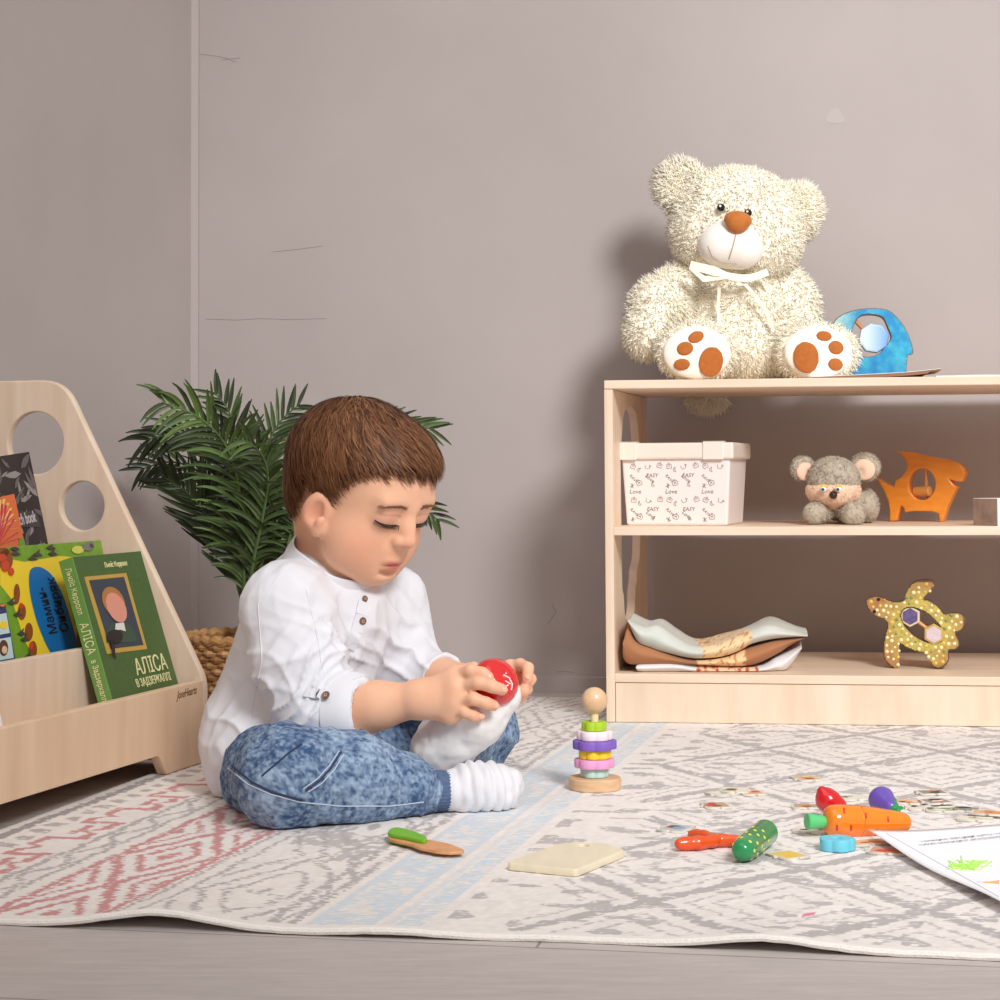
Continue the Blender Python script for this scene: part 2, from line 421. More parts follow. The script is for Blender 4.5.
LA = math.radians(18); eL = V3(math.sin(LA), math.cos(LA), 0)   # left wall runs along eL
eLn = V3(math.cos(LA), -math.sin(LA), 0)                       # and faces eLn
def slab(name, a, b, out, z0, z1, t, mat):
    mb = MB(); mb.add([a, b, b-out*t, a-out*t, a+eZ*z1, b+eZ*z1, b-out*t+eZ*z1, a-out*t+eZ*z1], [(3,2,1,0),(4,5,6,7),(0,1,5,4),(1,2,6,5),(2,3,7,6),(3,0,4,7)])
    return tag(mb.put(name, mat), kind='structure')
slab('wall_back', CORN-eU*0.15, CORN+eU*3.2, -eV, 0, 2.4, 0.1, WALL)
slab('wall_left', CORN, CORN-eL*4.2, eLn, 0, 2.4, 0.1, WALL)
# bead of filler down the corner, hairline cracks and a patch in the paint
mb = MB(); mb.box((-.006,-.008,0), (.010,.006,2.4), A=frame4(CORN, eU, eV, eZ)); tag(mb.put('trim_1', M('corner_bead', S(186,176,173), .7)), kind='structure')
wb_ = bpy.data.objects['wall_back']; crk = FM('crack_grey', (162,152,148), .9)
wpt = lambda x, y, l=.0002: PL(x, y, W0-eV*l, eV)
for L_ in ([(206,319),(236,320),(262,318.5),(288,319.5),(326,318.5)], [(200,54),(216,56),(226,58),(236,62)], [(222,60),(240,58)], [(548,624),(556,612),(552,604)], [(272,252),(300,249),(322,246)], [(556,672),(566,671),(574,673)]):
    mb = MB(); mb.tube([wpt(*q) for q in L_], .00045, 4); mb.put('crack', crk, wb_, world=True)
mb = MB(); mb.prism([tuple(((wpt(835+8*math.cos(a)*(1+.3*math.sin(3*a)), 116+9*math.sin(a)*(1+.2*math.cos(2*a)))-W0)@np.stack([eU, eZ], 1))) for a in np.linspace(0, 6.283, 18, endpoint=False)], W0-eV*.0001, eU, eZ, -eV, .0003); mb.put('patch', FM('filler_pale', (186,177,174), .8), wb_, world=True)
# narrow skirting painted like the wall
mb = MB(); a = CORN; b = CORN+eU*3.2; t = -eV*0.006; h = eZ*0.026
mb.add([a, b, b+t, a+t, a+h, b+h, b+t+h*0.9, a+t+h*0.9], [(3,2,1,0),(4,5,6,7),(0,1,5,4),(1,2,6,5),(2,3,7,6),(3,0,4,7)])
tag(mb.put('baseboard_back', WALL), kind='structure')
# floor of grey wood-look planks
def floor_mat():
    m = M('floor_planks', S(150,140,136), 0.55)
    N = m.node_tree.nodes; Lk = m.node_tree.links; b = N['Principled BSDF']; tc = N.new('ShaderNodeTexCoord')
    mp = N.new('ShaderNodeMapping'); mp.inputs['Rotation'].default_value = (0,0,math.radians(11)); mp.inputs['Location'].default_value = (0.245,-0.055,0); Lk.new(tc.outputs['Object'], mp.inputs[0])
    br = N.new('ShaderNodeTexBrick'); br.inputs['Scale'].default_value = 1; br.inputs['Brick Width'].default_value = 1.15; br.inputs['Row Height'].default_value = 0.19
    br.inputs['Mortar Size'].default_value = 0.0012; br.inputs['Mortar Smooth'].default_value = 0.2; br.offset = 0.37
    br.inputs['Color1'].default_value = S(206,199,196); br.inputs['Color2'].default_value = S(196,188,185); br.inputs['Mortar'].default_value = S(150,141,137); Lk.new(mp.outputs[0], br.inputs['Vector'])
    m2 = N.new('ShaderNodeMapping'); m2.inputs['Rotation'].default_value = (0,0,math.radians(11)); m2.inputs['Scale'].default_value = (9,60,1); Lk.new(tc.outputs['Object'], m2.inputs[0])
    n1 = N.new('ShaderNodeTexNoise'); n1.inputs['Scale'].default_value = 1.6; n1.inputs['Detail'].default_value = 9; n1.inputs['Roughness'].default_value = 0.75; Lk.new(m2.outputs[0], n1.inputs['Vector'])
    cr = N.new('ShaderNodeValToRGB'); cr.color_ramp.elements[0].position = 0.25; cr.color_ramp.elements[0].color = (0.74,0.72,0.71,1); cr.color_ramp.elements[1].position = 0.7; cr.color_ramp.elements[1].color = (1.05,1.04,1.03,1)
    Lk.new(n1.outputs['Fac'], cr.inputs[0])
    mx = N.new('ShaderNodeMix'); mx.data_type = 'RGBA'; mx.blend_type = 'MULTIPLY'; mx.inputs[0].default_value = 0.9; Lk.new(br.outputs['Color'], mx.inputs[6]); Lk.new(cr.outputs[0], mx.inputs[7]); Lk.new(mx.outputs[2], b.inputs['Base Color'])
    bp = N.new('ShaderNodeBump'); bp.inputs['Strength'].default_value = 0.15; bp.inputs['Distance'].default_value = 0.001; Lk.new(n1.outputs['Fac'], bp.inputs['Height']); Lk.new(bp.outputs[0], b.inputs['Normal'])
    return m
mb = MB(); mb.box((-2.5,-1.6,-0.05), (3.6,3.9,0.0)); tag(mb.put('floor', floor_mat()), kind='structure')

# ================================================================== rug
RZ = 0.004
a1 = math.radians(10.03); a2 = math.radians(13.6)
RA = G(0, 918, RZ); RA[2] = 0
rU = V3(math.cos(a1), -math.sin(a1), 0); rV = V3(math.sin(a2), math.cos(a2), 0)
def build_rug():
    u0, u1, v0, v1 = -0.178, 1.25, 0.0, 1.482
    nu, nv = 820, 560
    # finer rows near the front edge, where they show largest
    us = np.linspace(u0, u1, nu); tv = np.linspace(0, 1, nv); vs = v0+(v1-v0)*(0.55*tv+0.45*tv**2)
    U, Vv = np.meshgrid(us, vs, indexing='ij')
    edge = np.exp(-Vv/0.028)
    wob = 0.004*np.sin(U*9+0.6)+0.0025*np.sin(U*23+1)
    front = edge*wob
    lift = np.exp(-Vv/0.07)*(0.0105*np.exp(-((U-0.125)/0.055)**2)+0.0075*np.exp(-((U-0.575)/0.05)**2)+0.003*np.exp(-((U-0.30)/0.05)**2))
    Pp = RA[None,None]+U[...,None]*rU+(Vv-front)[...,None]*rV
    nz = noise3(np.stack([U.ravel()*1, Vv.ravel()*1, 0*U.ravel()], 1), 260, 5).reshape(U.shape)
    Z = RZ+lift+0.00035*nz
    Pp[...,2] = Z
    # ---- woven pattern (colour of the yarn)
    uf, vf = U.ravel(), Vv.ravel()
    cell = np.floor(vf/0.0034); r = np.random.default_rng(3)
    jig = (r.random(2000)[(cell.astype(int)) % 2000]-0.5)
    p3 = np.stack([uf, vf, 0*uf], 1)
    fine = noise3(p3*V3(1,0.45,1), 210, 11); med = noise3(p3*V3(1,0.6,1), 70, 12); big = noise3(p3, 14, 13); br = noise3(p3*V3(0.5,1.5,1), 340, 14)
    u = uf+0.0015*med+0.0060*jig; v = vf+0.003*noise3(p3, 60, 21)
    base = np.array(S(235,229,224)[:3]); C = np.tile(base, (len(uf),1))
    C *= (1+0.05*fine+0.03*med)[:,None]
    GREY = np.array(S(186,180,179)[:3]); PINK = np.array(S(206,152,152)[:3]); BLUE = np.array(S(210,219,226)[:3]); DG = np.array(S(166,161,161)[:3])
    def paint(mask, col, amt=1.0, keep=0.0):
        mm = mask & (br+0.6*fine > -0.75+keep)
        C[mm] = C[mm]*(1-amt)+col*amt
    band = lambda a, b: (uf > a) & (uf < b)
    line = lambda a, w, keep=0.1: paint(np.abs(u-a) < w, GREY, 1, keep)
    # left border, dashes
    paint(np.abs(u+0.160) < 0.006, DG)
    paint(band(-0.150,-0.122) & (np.abs(((v+0.4*u)/0.034) % 1-0.5) < 0.26) & (np.abs(u+0.136) < 0.0085+0.006*med), GREY)
    # pink crenellated zigzag
    ph = (v/0.155) % 1; zz = -0.098+0.0165*np.where(ph < 0.5, 1, -1)*np.minimum(1, 6*np.abs(((v/0.155*2) % 1)-0.5)+0.2)
    paint(band(-0.122,-0.072) & (np.abs(u-zz) < 0.0048), PINK); paint(band(-0.12,-0.074) & (np.abs(((v/0.0775) % 1)-0.06) < 0.085), PINK)
    paint(band(-0.115,-0.082) & (np.abs(((v/0.155) % 1)-0.3) < 0.13) & (np.abs(u+0.102) < 0.0045), PINK)
    line(-0.066, 0.0035); line(-0.036, 0.0028)
    paint(band(-0.062,-0.04) & (np.abs(u+0.051-0.008*np.sin(v*70)) < 0.0032), GREY, 1, 0.2)
    # pink lozenge band
    paint(np.abs(u+0.0155) < 0.0038, PINK); paint(np.abs(u-0.077) < 0.0038, PINK)
    du = np.abs(u-0.031)/0.044; dv = np.abs(((v-0.13)/0.23) % 1-0.5)*2; dd = du+dv
    inb = band(-0.012,0.073)
    paint(inb & (np.abs(dd-1.0) < 0.11), PINK); paint(inb & (np.abs(dd-0.55) < 0.085), PINK); paint(inb & (dd < 0.2), PINK)
    paint(inb & (np.abs(dd-1.42) < 0.07), PINK, 1, 0.2); paint(inb & (dd > 1.75), PINK)
    line(0.0865, 0.002); line(0.1035, 0.0022)
    # grey motif band
    inb = band(0.108,0.228)
    du = np.abs(u-0.166)/0.052; dv = np.abs((v/0.30+0.12) % 1-0.5)*2; dd = du+dv+0.10*med
    paint(inb & (np.abs(dd-1.0) < 0.055), GREY, 1, 0.25); paint(inb & (np.abs(dd-0.62) < 0.05), GREY, 1, 0.35); paint(inb & (dd < 0.13), GREY)
    paint(inb & (np.abs(dd-1.45) < 0.05), GREY, 1, 0.35); paint(inb & (np.abs(big) < 0.05) & (fine > -0.2), GREY, 0.8)
    line(0.205, 0.003, 0.2); line(0.222, 0.0035, 0.25)
    # blue bands
    paint(band(0.236,0.284) & (br+0.7*med > -0.18), BLUE); paint(np.abs(uf-0.238) < 0.003, BLUE); paint(np.abs(uf-0.283) < 0.004, BLUE)
    paint(band(0.294,0.300) & (fine > -0.4), BLUE, 0.6); paint(band(0.303,0.322) & (br+0.5*med > -0.2), BLUE)
    # grey flecks
    fl = noise3(p3*V3(0.55,0.8,1), 75, 31)
    paint((uf > 0.332) & (fl > 0.42) & (br > -0.5), GREY, 0.9)
    # big grey lozenges
    hu, hv = 0.105, 0.142
    cu = (u-0.577)/hu; cvv = (v-0.131)/hv
    du = np.abs(((cu+1) % 2)-1); dv = np.abs(((cvv+1) % 2)-1); dd = du+dv; dd = np.minimum(dd, 2-dd)+0.015*med
    reg = uf > 0.39+0.04*big
    paint(reg & (dd > 0.915), GREY, 1, 0.12); paint(reg & (np.abs(dd-0.72) < 0.022), GREY, 0.8, 0.35); paint(reg & (np.abs(dd-0.52) < 0.026), GREY, 0.8, 0.45)
    paint(reg & (np.abs(dd-0.24) < 0.04), GREY, 0.8, 0.6)
    paint((np.abs(uf-0.5965) < 0.004) & (np.abs(vf-0.098-(uf-0.5965)*1.5) < 0.006), np.array(S(225,140,165)[:3]))
    # cream selvedge
    sel = (vf < 0.014) | (vf > v1-0.010); C[sel] = base*1.02
    C *= (1+0.05*noise3(p3*V3(0.5,1,1), 420, 41))[:,None]
    top = Pp.reshape(-1,3); n = len(top)
    bot = top.copy(); bot[:,2] -= 0.004
    i = np.arange((nu-1)*(nv-1)); a = (i//(nv-1))*nv+i % (nv-1)
    F = np.stack([a, a+nv, a+nv+1, a+1], 1)
    rim = []
    k = np.arange(nu-1)*nv; rim.append(np.stack([k, n+k, n+k+nv, k+nv], 1))
    k2 = k+nv-1; rim.append(np.stack([k2+nv, n+k2+nv, n+k2, k2], 1))
    j = np.arange(nv-1); rim.append(np.stack([j+1, n+j+1, n+j, j], 1)); j2 = j+(nu-1)*nv; rim.append(np.stack([j2, n+j2, n+j2+1, j2+1], 1))
    F = np.concatenate([F, F[:, ::-1]+n]+rim)
    o = obj('rug', np.concatenate([top, bot]), F, M('rug_yarn', (1,1,1,1), 0.95, attr=True, bump=0.35, bs=900, bdist=0.001, spec=0.15), col=np.clip(np.concatenate([C, np.tile(base, (n,1))]), 0, 1))
    tag(o, 'flatwoven cream rug with grey, pink and pale blue bands lying on the floor', 'rug')
    # rolled hem along the front edge
    mb = MB(); e = Pp[:,0,:]; mb.tube([q+V3(0,0,-0.0016)-rV*0.0005 for q in e[::5]], 0.0026, 8)
    tag(mb.put('hem', M('rug_hem', S(248,243,236), 0.95, var=0.06, vs=300, bump=0.5, bs=500), o, smooth=True, world=True), 'cream corded hem')
build_rug()

# ================================================================== shelf unit
SW, SD, SH, ST = 0.80, 0.335, 0.4555, 0.0115
shelf = thing('shelf_unit', 'low open birch plywood shelf standing against the back wall', 'shelf', SO, -YAW)
SM = Matrix.Translation(SO)@Matrix.Rotation(-YAW, 4, 'Z')
def S2W(x, y, z): return np.array(SM@Vector((x, y, z)))
mb = MB(); mb.box((0,0,SH-ST), (SW,SD,SH)); mb.put('top_board', birch_h, shelf, world=False, bevel=0.0012)
mb = MB(); mb.box((ST,0.0,0.248), (SW-ST,SD-0.012,0.2595)); mb.put('shelf_board', birch_h, shelf, world=False, bevel=0.0008)
mb = MB(); mb.box((ST,0.001,0.0528), (SW-ST,SD,0.0643)); mb.put('bottom_board', birch_h, shelf, world=False, bevel=0.0008)
mb = MB(); mb.box((ST+0.0006,0.003,0.0), (SW-ST,0.014,0.0521)); mb.put('kickboard', M('birch_plinth', S(*WOOD), 0.5, var=0.2, vs=7, stretch=(5,5,0.7), dark=S(*WOODD)), shelf, world=False, bevel=0.0008)
side = rpoly([(0,0),(SD,0),(SD,SH-ST-0.0006),(0,SH-ST-0.0006)], 0.001, 2)
hole = rpoly([(0.075,0.17),(0.088,0.165),(0.098,0.128),(0.19,0.128),(0.20,0.165),(0.215,0.175),(0.215,0.19),(0.25,0.205),(0.258,0.25),(0.258,0.36),(0.235,0.415),(0.165,0.428),(0.10,0.415),(0.068,0.36)], 0.02, 5)
for x in (0, SW-ST):
    plate('side_panel', [side, hole], ST, birch_v, frame4(V3(x,0,0), V3(0,1,0), V3(0,0,1), V3(1,0,0)), shelf, bevel=0.0008, world=False)

for c_ in shelf.children: c_.data.transform(Matrix(((1,0.075,0,0),(0,1,0,0),(0,0,1,0),(0,0,0,1))))
# ================================================================== front-facing bookcase
BA = math.radians(17.0); BO = G(208, 765)
bX = V3(math.cos(BA), -math.sin(BA), 0); bY = V3(math.sin(BA), math.cos(BA), 0)
bcase = thing('bookcase', 'birch plywood front-facing bookcase with round holes in its sloping side, along the left wall', 'bookcase', BO, -BA)
def B2W(x, y, z): return BO+bX*x+bY*y+eZ*z
BL = 0.95; BT = 0.012
sideo = rpoly([(0,0.0045),(0.0,0.1),(-0.185,0.451),(-0.36,0.451),(-0.36,0.0045)], [0.001,0.012,0.03,0.02,0.002], 7)
for k, y in enumerate((-BT, -BL)):
    plate('side_panel', [sideo, circ(-0.2215,0.3758,0.0375,48), circ(-0.1588,0.3006,0.0292,48)], BT, birch_v, frame4(V3(0,y+BT,0), V3(1,0,0), V3(0,0,1), V3(0,-1,0)), bcase, bevel=0.0016, world=False)
fr = rpoly([(-BT,0.0045),(-BT,0.099),(-BL+BT,0.099),(-BL+BT,0.0045),(-BL+0.1,0.0045),(-BL+0.115,0.0275),(-0.123,0.0275),(-0.104,0.0045)], [0.0005,0.001,0.001,0.0005,0.002,0.006,0.006,0.002])
fr_o = plate('front_rail', [fr], 0.012, M('birch_rail', S(236,206,174), 0.5, var=0.2, vs=8, stretch=(4,4,0.5), dark=S(224,190,156)), frame4(V3(-0.0125,0,0), V3(0,1,0), V3(0,0,1), V3(1,0,0)), bcase, bevel=0.0012, world=False)
for nm, x, z0, z1 in (('middle_rail',-0.072,0.03,0.1495), ('back_rail',-0.15,0.03,0.2), ('rear_rail',-0.245,0.03,0.30)):
    mb = MB(); mb.box((x,-BL+BT,z0), (x+0.012,-BT,z1)); mb.put(nm, birch_v, bcase, world=False, bevel=0.001)
for nm, x0, x1, z in (('front_floor',-0.06,-0.0125,0.056), ('middle_floor',-0.138,-0.072,0.056), ('rear_floor',-0.233,-0.15,0.056)):
    mb = MB(); mb.box((x0,-BL+BT,z), (x1,-BT,z+0.01)); mb.put(nm, birch_y, bcase, world=False)
ink = FM('burnt_ink', (120,84,52), 0.7)
me = text_mesh('JoseHearts', 0.0125, 0.0001, 0.3, bold=0.0002, sx=0.9)
me.name = 'lettering'; me.materials.clear(); me.materials.append(ink)
me.transform(frame4(V3(-0.0004,-0.0545,0.0893), V3(0,1,0.02), V3(0,0,1), V3(1,0,0)))
tag(setup(bpy.data.objects.new('lettering', me), bcase, False), 'small dark burnt lettering')

# ---- books standing in it
paper = FM('page_paper', (236,229,214), 0.8)
def lean(xb, zb, xt, zt):
    """plane of a leaning cover: origin, along, up, outward normal"""
    up = nrm(bX*(xt-xb)+eZ*(zt-zb)); n = nrm(np.cross(bY, up)); return B2W(xb, 0, zb), bY, up, n
class Book:
    def __init__(s, label, plane, ya, yb, height, t, cover, spine=None, board=0.0016, group=None):
        o, al, up, n = plane; s.o, s.al, s.up, s.n = o, al, up, n; s.ya, s.yb, s.h, s.t = ya, yb, height, t
        base = o+al*(ya+yb)/2
        s.root = thing('book', label, 'book', base, 0, group)
        f = frame4(o, al, up, n)
        def bx(nm, lo, hi, mat, bev=0.0007):
            mb = MB(); mb.box(lo, hi, A=f); return mb.put(nm, mat, s.root, bevel=bev)
        bx('front_cover', (ya,0,-board), (yb,height,0), cover)
        bx('back_cover', (ya,0,-t), (yb,height,-t+board), cover)
        if spine is not None: bx('spine', (ya-0.0012,0,-t), (ya+0.0008,height,0), spine)
        bx('pages', (ya+0.001,0.003,-t+board), (yb-0.003,height-0.003,-board), paper, 0)
    def pt(s, px, py):
        q = PL(px, py, s.o, s.n)-s.o; return (q@s.al, q@s.up)
    def art(s, name, polys, mat, lift=0.0, t=0.0003, clip=True):
        mb = MB()
        for pl in polys:
            pl = [(min(max(a, s.ya+0.0008), s.yb-0.0008), min(max(b, 0.001), s.h-0.0008)) for a, b in pl] if clip else pl
            ar = sum(pl[i-1][0]*pl[i][1]-pl[i][0]*pl[i-1][1] for i in range(len(pl)))
            if ar < 0: pl = pl[::-1]
            mb.prism(pl, s.o+s.n*(lift+0.0001), s.al, s.up, s.n, t)
        return mb.put(name, mat, s.root)
    def px(s, pts): return [s.pt(*p) for p in pts]
    def M4(s, a, b, lift=0.0006, rot=0.0):
        c, sn = math.cos(rot), math.sin(rot); ux = s.al*c+s.up*sn; uy = -s.al*sn+s.up*c
        return frame4(s.o+s.al*a+s.up*b+s.n*lift, ux, uy, s.n)

# green storybook in the front pocket
gplane = lean(-0.0128, 0.0665, -0.0715, 0.250)
def ysol(plane, px, py): q = PL(px, py, plane[0], plane[3])-plane[0]; return q@plane[1], q@plane[2]
yR, hT = ysol(gplane, 140, 551); yL, hT2 = ysol(gplane, 72, 553); yR2, _ = ysol(gplane, 180, 686)
cloth_green = M('green_cover', S(72,103,50), 0.42, var=0.12, vs=60)
tk = Book('green hardback storybook with a gold framed portrait, in the front pocket of the bookcase', gplane, yL-0.001, max(yR, yR2)-0.002, hT, 0.0175, cloth_green, M('green_spine', S(104,148,74), 0.4))
gold = FM('gold_print', (196,158,72), 0.5); cream = FM('cream_print', (232,226,170), 0.6)
fo = tk.px([(84,577),(126,573),(147,649),(107,654)]); fi = tk.px([(88.5,580.5),(123.5,577),(143,645),(110,649)])
tk.art('picture_frame', [fo], gold)
tk.art('picture_ground', [fi], FM('picture_blue', (58,66,78), 0.6), 0.0004)
blob = lambda cx, cy, rx, ry, n=18, k=0.0: [(cx+rx*math.cos(a)+k*math.sin(a)*ry, cy+ry*math.sin(a)) for a in np.linspace(0, 2*math.pi, n, endpoint=False)]
tk.art('picture_coat', [tk.px([(106,643),(105,632),(110,624),(118,622),(128,624),(134,633),(136,642)])], FM('picture_green', (62,82,62), 0.6), 0.0008)
tk.art('picture_hair', [tk.px(blob(112.5,602,11,15,k=0.25))], FM('picture_ginger', (176,120,62), 0.6), 0.0012)
tk.art('picture_face', [tk.px(blob(115,608,9.5,15,k=0.3))], FM('picture_pink', (222,150,128), 0.6), 0.0016)
tk.art('picture_collar', [tk.px([(114,624),(122,623),(124,632),(118,630),(113,634)])], FM('picture_white', (222,222,214), 0.6), 0.0020)
tk.art('picture_cat', [tk.px(blob(113,637,8,7)), tk.px([(108,640),(112,640),(114,660),(111,655)])], FM('picture_black', (40,34,36), 0.6), 0.0022)
ca, cb = tk.pt(156,667); text('title_lettering', 'АЛІСА', 0.026, tk.M4(ca-.011, cb+0.003), cream, tk.root, sx=0.9)
ca, cb = tk.pt(155,680); text('title_lettering', 'В ЗАДЗЕРКАЛЛІ', 0.0128, tk.M4(ca-.004, cb), cream, tk.root, sx=0.8)
ca, cb = tk.pt(115.5,564.5); text('author_lettering', 'Льюїс Керролл', 0.0085, tk.M4(ca, cb), cream, tk.root, sx=0.85)
sp_f = lambda h: frame4(tk.o+tk.al*(tk.ya-0.0016)+tk.up*h-tk.n*tk.t/2, -tk.up, tk.n, -tk.al)
for s_, h_, z_ in (('Льюїс Керролл', 0.155, 0.0095), ('АЛІСА', 0.102, 0.0145), ('в Задзеркаллі', 0.054, 0.0095)):
    text('spine_lettering', s_, z_, sp_f(h_), cream, tk.root, sx=0.75)
# fine gold speckle over the cover
pts = []
for i in range(13):
    for j in range(17):
        a = tk.ya+0.008+(tk.yb-tk.ya-0.012)*(i+0.5*(j % 2))/13; b = 0.05+(tk.h-0.055)*j/17
        pts.append([(a-0.0006,b),(a,b-0.0006),(a+0.0006,b),(a,b+0.0006)])
tk.art('gold_speckle', pts, FM('speckle_gold', (128,130,66), 0.6), 0.0, 0.0002)

# green animal picture book with a blue oval, behind the middle rail
aplane = lean(-0.080, 0.0665, -0.125, 0.262)
yR, hT = ysol(aplane, 101, 540)
ab = Book('green and yellow animal picture book with a blue oval title, behind the green storybook', aplane, yR-0.25, yR, hT, 0.010, M('lime_cover', S(126,172,48), 0.35, var=0.25, vs=70))
ab.art('yellow_field', [ab.px([(0,556),(14,560),(24,562),(60,556),(92,559),(100,700),(92,700),(62,668),(40,668),(24,640),(12,600),(0,585)])], FM('lemon_yellow', (244,212,52), 0.4), 0.0)
ab.art('oval', [ab.px([(29.5+p[0], p[1]) for p in catmull([(0,571),(6,567),(14,569),(23,577),(33,596),(40,618),(46,640),(48,660),(42,672),(32,666),(20,652),(9,628),(2,604),(-1,585)], 6)])], FM('title_blue', (26,112,178), 0.35), 0.0006)
black = FM('print_black', (30,28,34), 0.6)
for s_, q, z_, tx, ty in (('Мамин-', (47,612), 0.024, 13, 44), ('Сибиряк', (57.5,606), 0.025, 14, 50)):
    ca, cb = ab.pt(*q); a2_, b2_ = ab.pt(q[0]-tx, q[1]-ty)
    text('title_lettering', s_, z_, ab.M4(ca, cb, 0.0012, math.atan2(b2_-cb, a2_-ca)), black, ab.root, sx=0.6, shear=0.25, bold=0.0002)
brown = FM('print_brown', (142,76,34), 0.5); rng2 = np.random.default_rng(5)
for q_ in [ab.px(blob(x, y, rx, ry)) for x, y, rx, ry in ((5,560,7,11),(2,552,6,5),(16,594,3,10),(21,612,4,8),(28,632,4,9),(32,650,4,9),(80,566,8,6),(86,575,4,8),(70,592,3,6),(72,602,3,6),(76,616,3,7),(79,640,3,12),(36,662,6,5))]: ab.art('animal_picture', [q_], brown, 0.0009)
for q_ in [ab.px(blob(x, y, rx, ry)) for x, y, rx, ry in ((4,566,4,6),(1,558,4,4),(10,572,3,4),(76,563,3,4),(84,567,3,3),(30,646,2,4),(20,606,2,3))]: ab.art('animal_picture', [q_], FM('print_red', (206,70,38), 0.5), 0.0013)
for q_ in [ab.px([(x,y),(x+4,y-4),(x+3,y),(x+7,y+3),(x+1,y+4),(x-3,y+2)]) for x, y in ((9,601),(15,613),(19,632),(22,638),(26,655),(13,552),(30,557),(35,553),(50,552),(12,547),(48,546))]: ab.art('animal_picture', [q_], FM('print_grey', (70,66,62), 0.5), 0.0012)
ab.art('rabbit_picture', [ab.px(blob(87,547,6,4)), ab.px(blob(91,545,2.4,3.6))], FM('print_stone', (128,124,116), 0.5), 0.0010)
ab.art('rabbit_picture', [ab.px(blob(77,550,6,4))], FM('lemon_pale', (216,214,96), 0.5), 0.0009)

# blue picture card book at the left edge, in front of it
cplane = lean(-0.0765, 0.0665, -0.117, 0.252)
yR, hT = ysol(cplane, 1, 574); yR2, _ = ysol(cplane, 17, 655)
cb_ = Book('dark blue children\'s book with little picture squares, left of the animal picture book', cplane, yR2-0.2, yR2-0.004, 0.14, 0.0035, FM('navy_cover', (48,56,110), 0.4), board=0.001)
cb_.art('picture_squares', [cb_.px([(-14,617),(6,613),(9.5,633),(-12,637)]), cb_.px([(-12,641),(10.5,637),(13.5,658),(-10,662)])], FM('pale_blue', (196,222,222), 0.5), 0.0)
cb_.art('fruit_pictures', [cb_.px(blob(1,590,3.2,5)), cb_.px(blob(2,602,3.2,5))], FM('print_orange', (236,134,44), 0.5), 0.0003)
cb_.art('lemon_picture', [cb_.px(blob(3,625,4,4))], FM('lemon_yellow', (244,212,52), 0.4), 0.0005)
cb_.art('monkey_picture', [cb_.px(blob(3,648,4.5,8))], FM('print_dark_brown', (92,56,40), 0.5), 0.0005); cb_.art('monkey_face', [cb_.px(blob(3.6,650,2.6,4))], FM('print_skin', (226,190,160), 0.5), 0.0009)

# black floral sketch book at the back and an orange fan-pattern book before it
def tilt(pl, deg):
    a = math.radians(deg); return pl[0], pl[1]*math.cos(a)+pl[2]*math.sin(a), pl[2]*math.cos(a)-pl[1]*math.sin(a), pl[3]
splane = tilt(lean(-0.160, 0.0665, -0.216, 0.363), 5)
yR, hT = ysol(splane, 27, 452); yR2, _ = ysol(splane, 50, 540)
dark_cover = FM('charcoal_cover', (46,40,42), 0.5)
sb = Book('black sketch book with grey leaf pattern, topmost and rearmost in the bookcase', splane, yR-0.2, (yR+yR2)/2, hT, 0.008, dark_cover)
gl = []
for k in range(120):
    a = rng2.uniform(sb.yb-0.12, sb.yb-0.006); b = rng2.uniform(0.06, sb.h-0.008); L = rng2.uniform(0.008,0.02); w = L*rng2.uniform(0.18,0.35); th = rng2.uniform(0, 3.14)
    c, s_ = math.cos(th), math.sin(th); gl.append([(a+x*c-y*s_, b+x*s_+y*c) for x, y in ((-L,0),(-L*0.3,w),(L*0.4,w*0.8),(L,0),(L*0.3,-w*0.6),(-L*0.4,-w*0.9))])
sb.art('leaf_pattern', gl[::2], FM('leaf_grey', (150,142,142), 0.55), 0.0, 0.0002); sb.art('leaf_pattern', gl[1::2], FM('leaf_dark_grey', (104,96,98), 0.55), 0.0003, 0.0002)
sb.art('title_band', [sb.px([(12,511),(36,512),(40,527),(16,527)])], FM('band_grey', (74,66,70), 0.55), 0.0006)
ca, cb2 = sb.pt(25,519); text('title_lettering', 'sketch book', 0.019, sb.M4(ca-0.006, cb2, 0.0011), FM('leaf_pale', (200,192,190), 0.5), sb.root, sx=0.6, bold=0.0003)
oplane = tilt(lean(-0.1525, 0.0665, -0.198, 0.32), 6)
yR, hT = ysol(oplane, 5, 496); yR2, _ = ysol(oplane, 25, 542)
ob_ = Book('orange and red book with a ray pattern, left of the black sketch book', oplane, yR-0.16, yR2-0.001, hT, 0.0035, FM('orange_cover', (226,116,64), 0.5), board=0.001)
ob_.art('ray_pattern', [ob_.px([(-2,530),(x-1.2,y),(x+1.2,y)]) for x, y in ((0,500),(4,499),(8,503),(11,508),(13,514),(16,520),(19,528))], FM('ray_cream', (238,206,120), 0.5))
ob_.art('ray_pattern', [ob_.px([(-2,545),(x-1.0,y),(x+1.0,y)]) for x, y in ((2,504),(6,505),(10,511),(14,519),(18,532),(20,538))], FM('ray_pink', (206,52,96), 0.5), 0.0004)
ob_.art('ray_pattern', [ob_.px([(19,538),(24,538),(25,548),(18,548)])], FM('ray_green', (110,160,60), 0.5), 0.0006)
# white sheet in the front pocket
wp = lean(-0.016, 0.068, -0.026, 0.118)
yR, hT = ysol(wp, 3.2, 722)
mb = MB(); mb.prism([(yR-0.15,0),(yR+0.001,0),(yR-0.006,0.058),(yR-0.15,0.075)], wp[0], wp[1], wp[2], wp[3], 0.0006)
tag(mb.put('paper_sheet', FM('white_paper', (242,242,240), 0.7)), 'white sheet of paper at the left edge of the front pocket', 'paper')
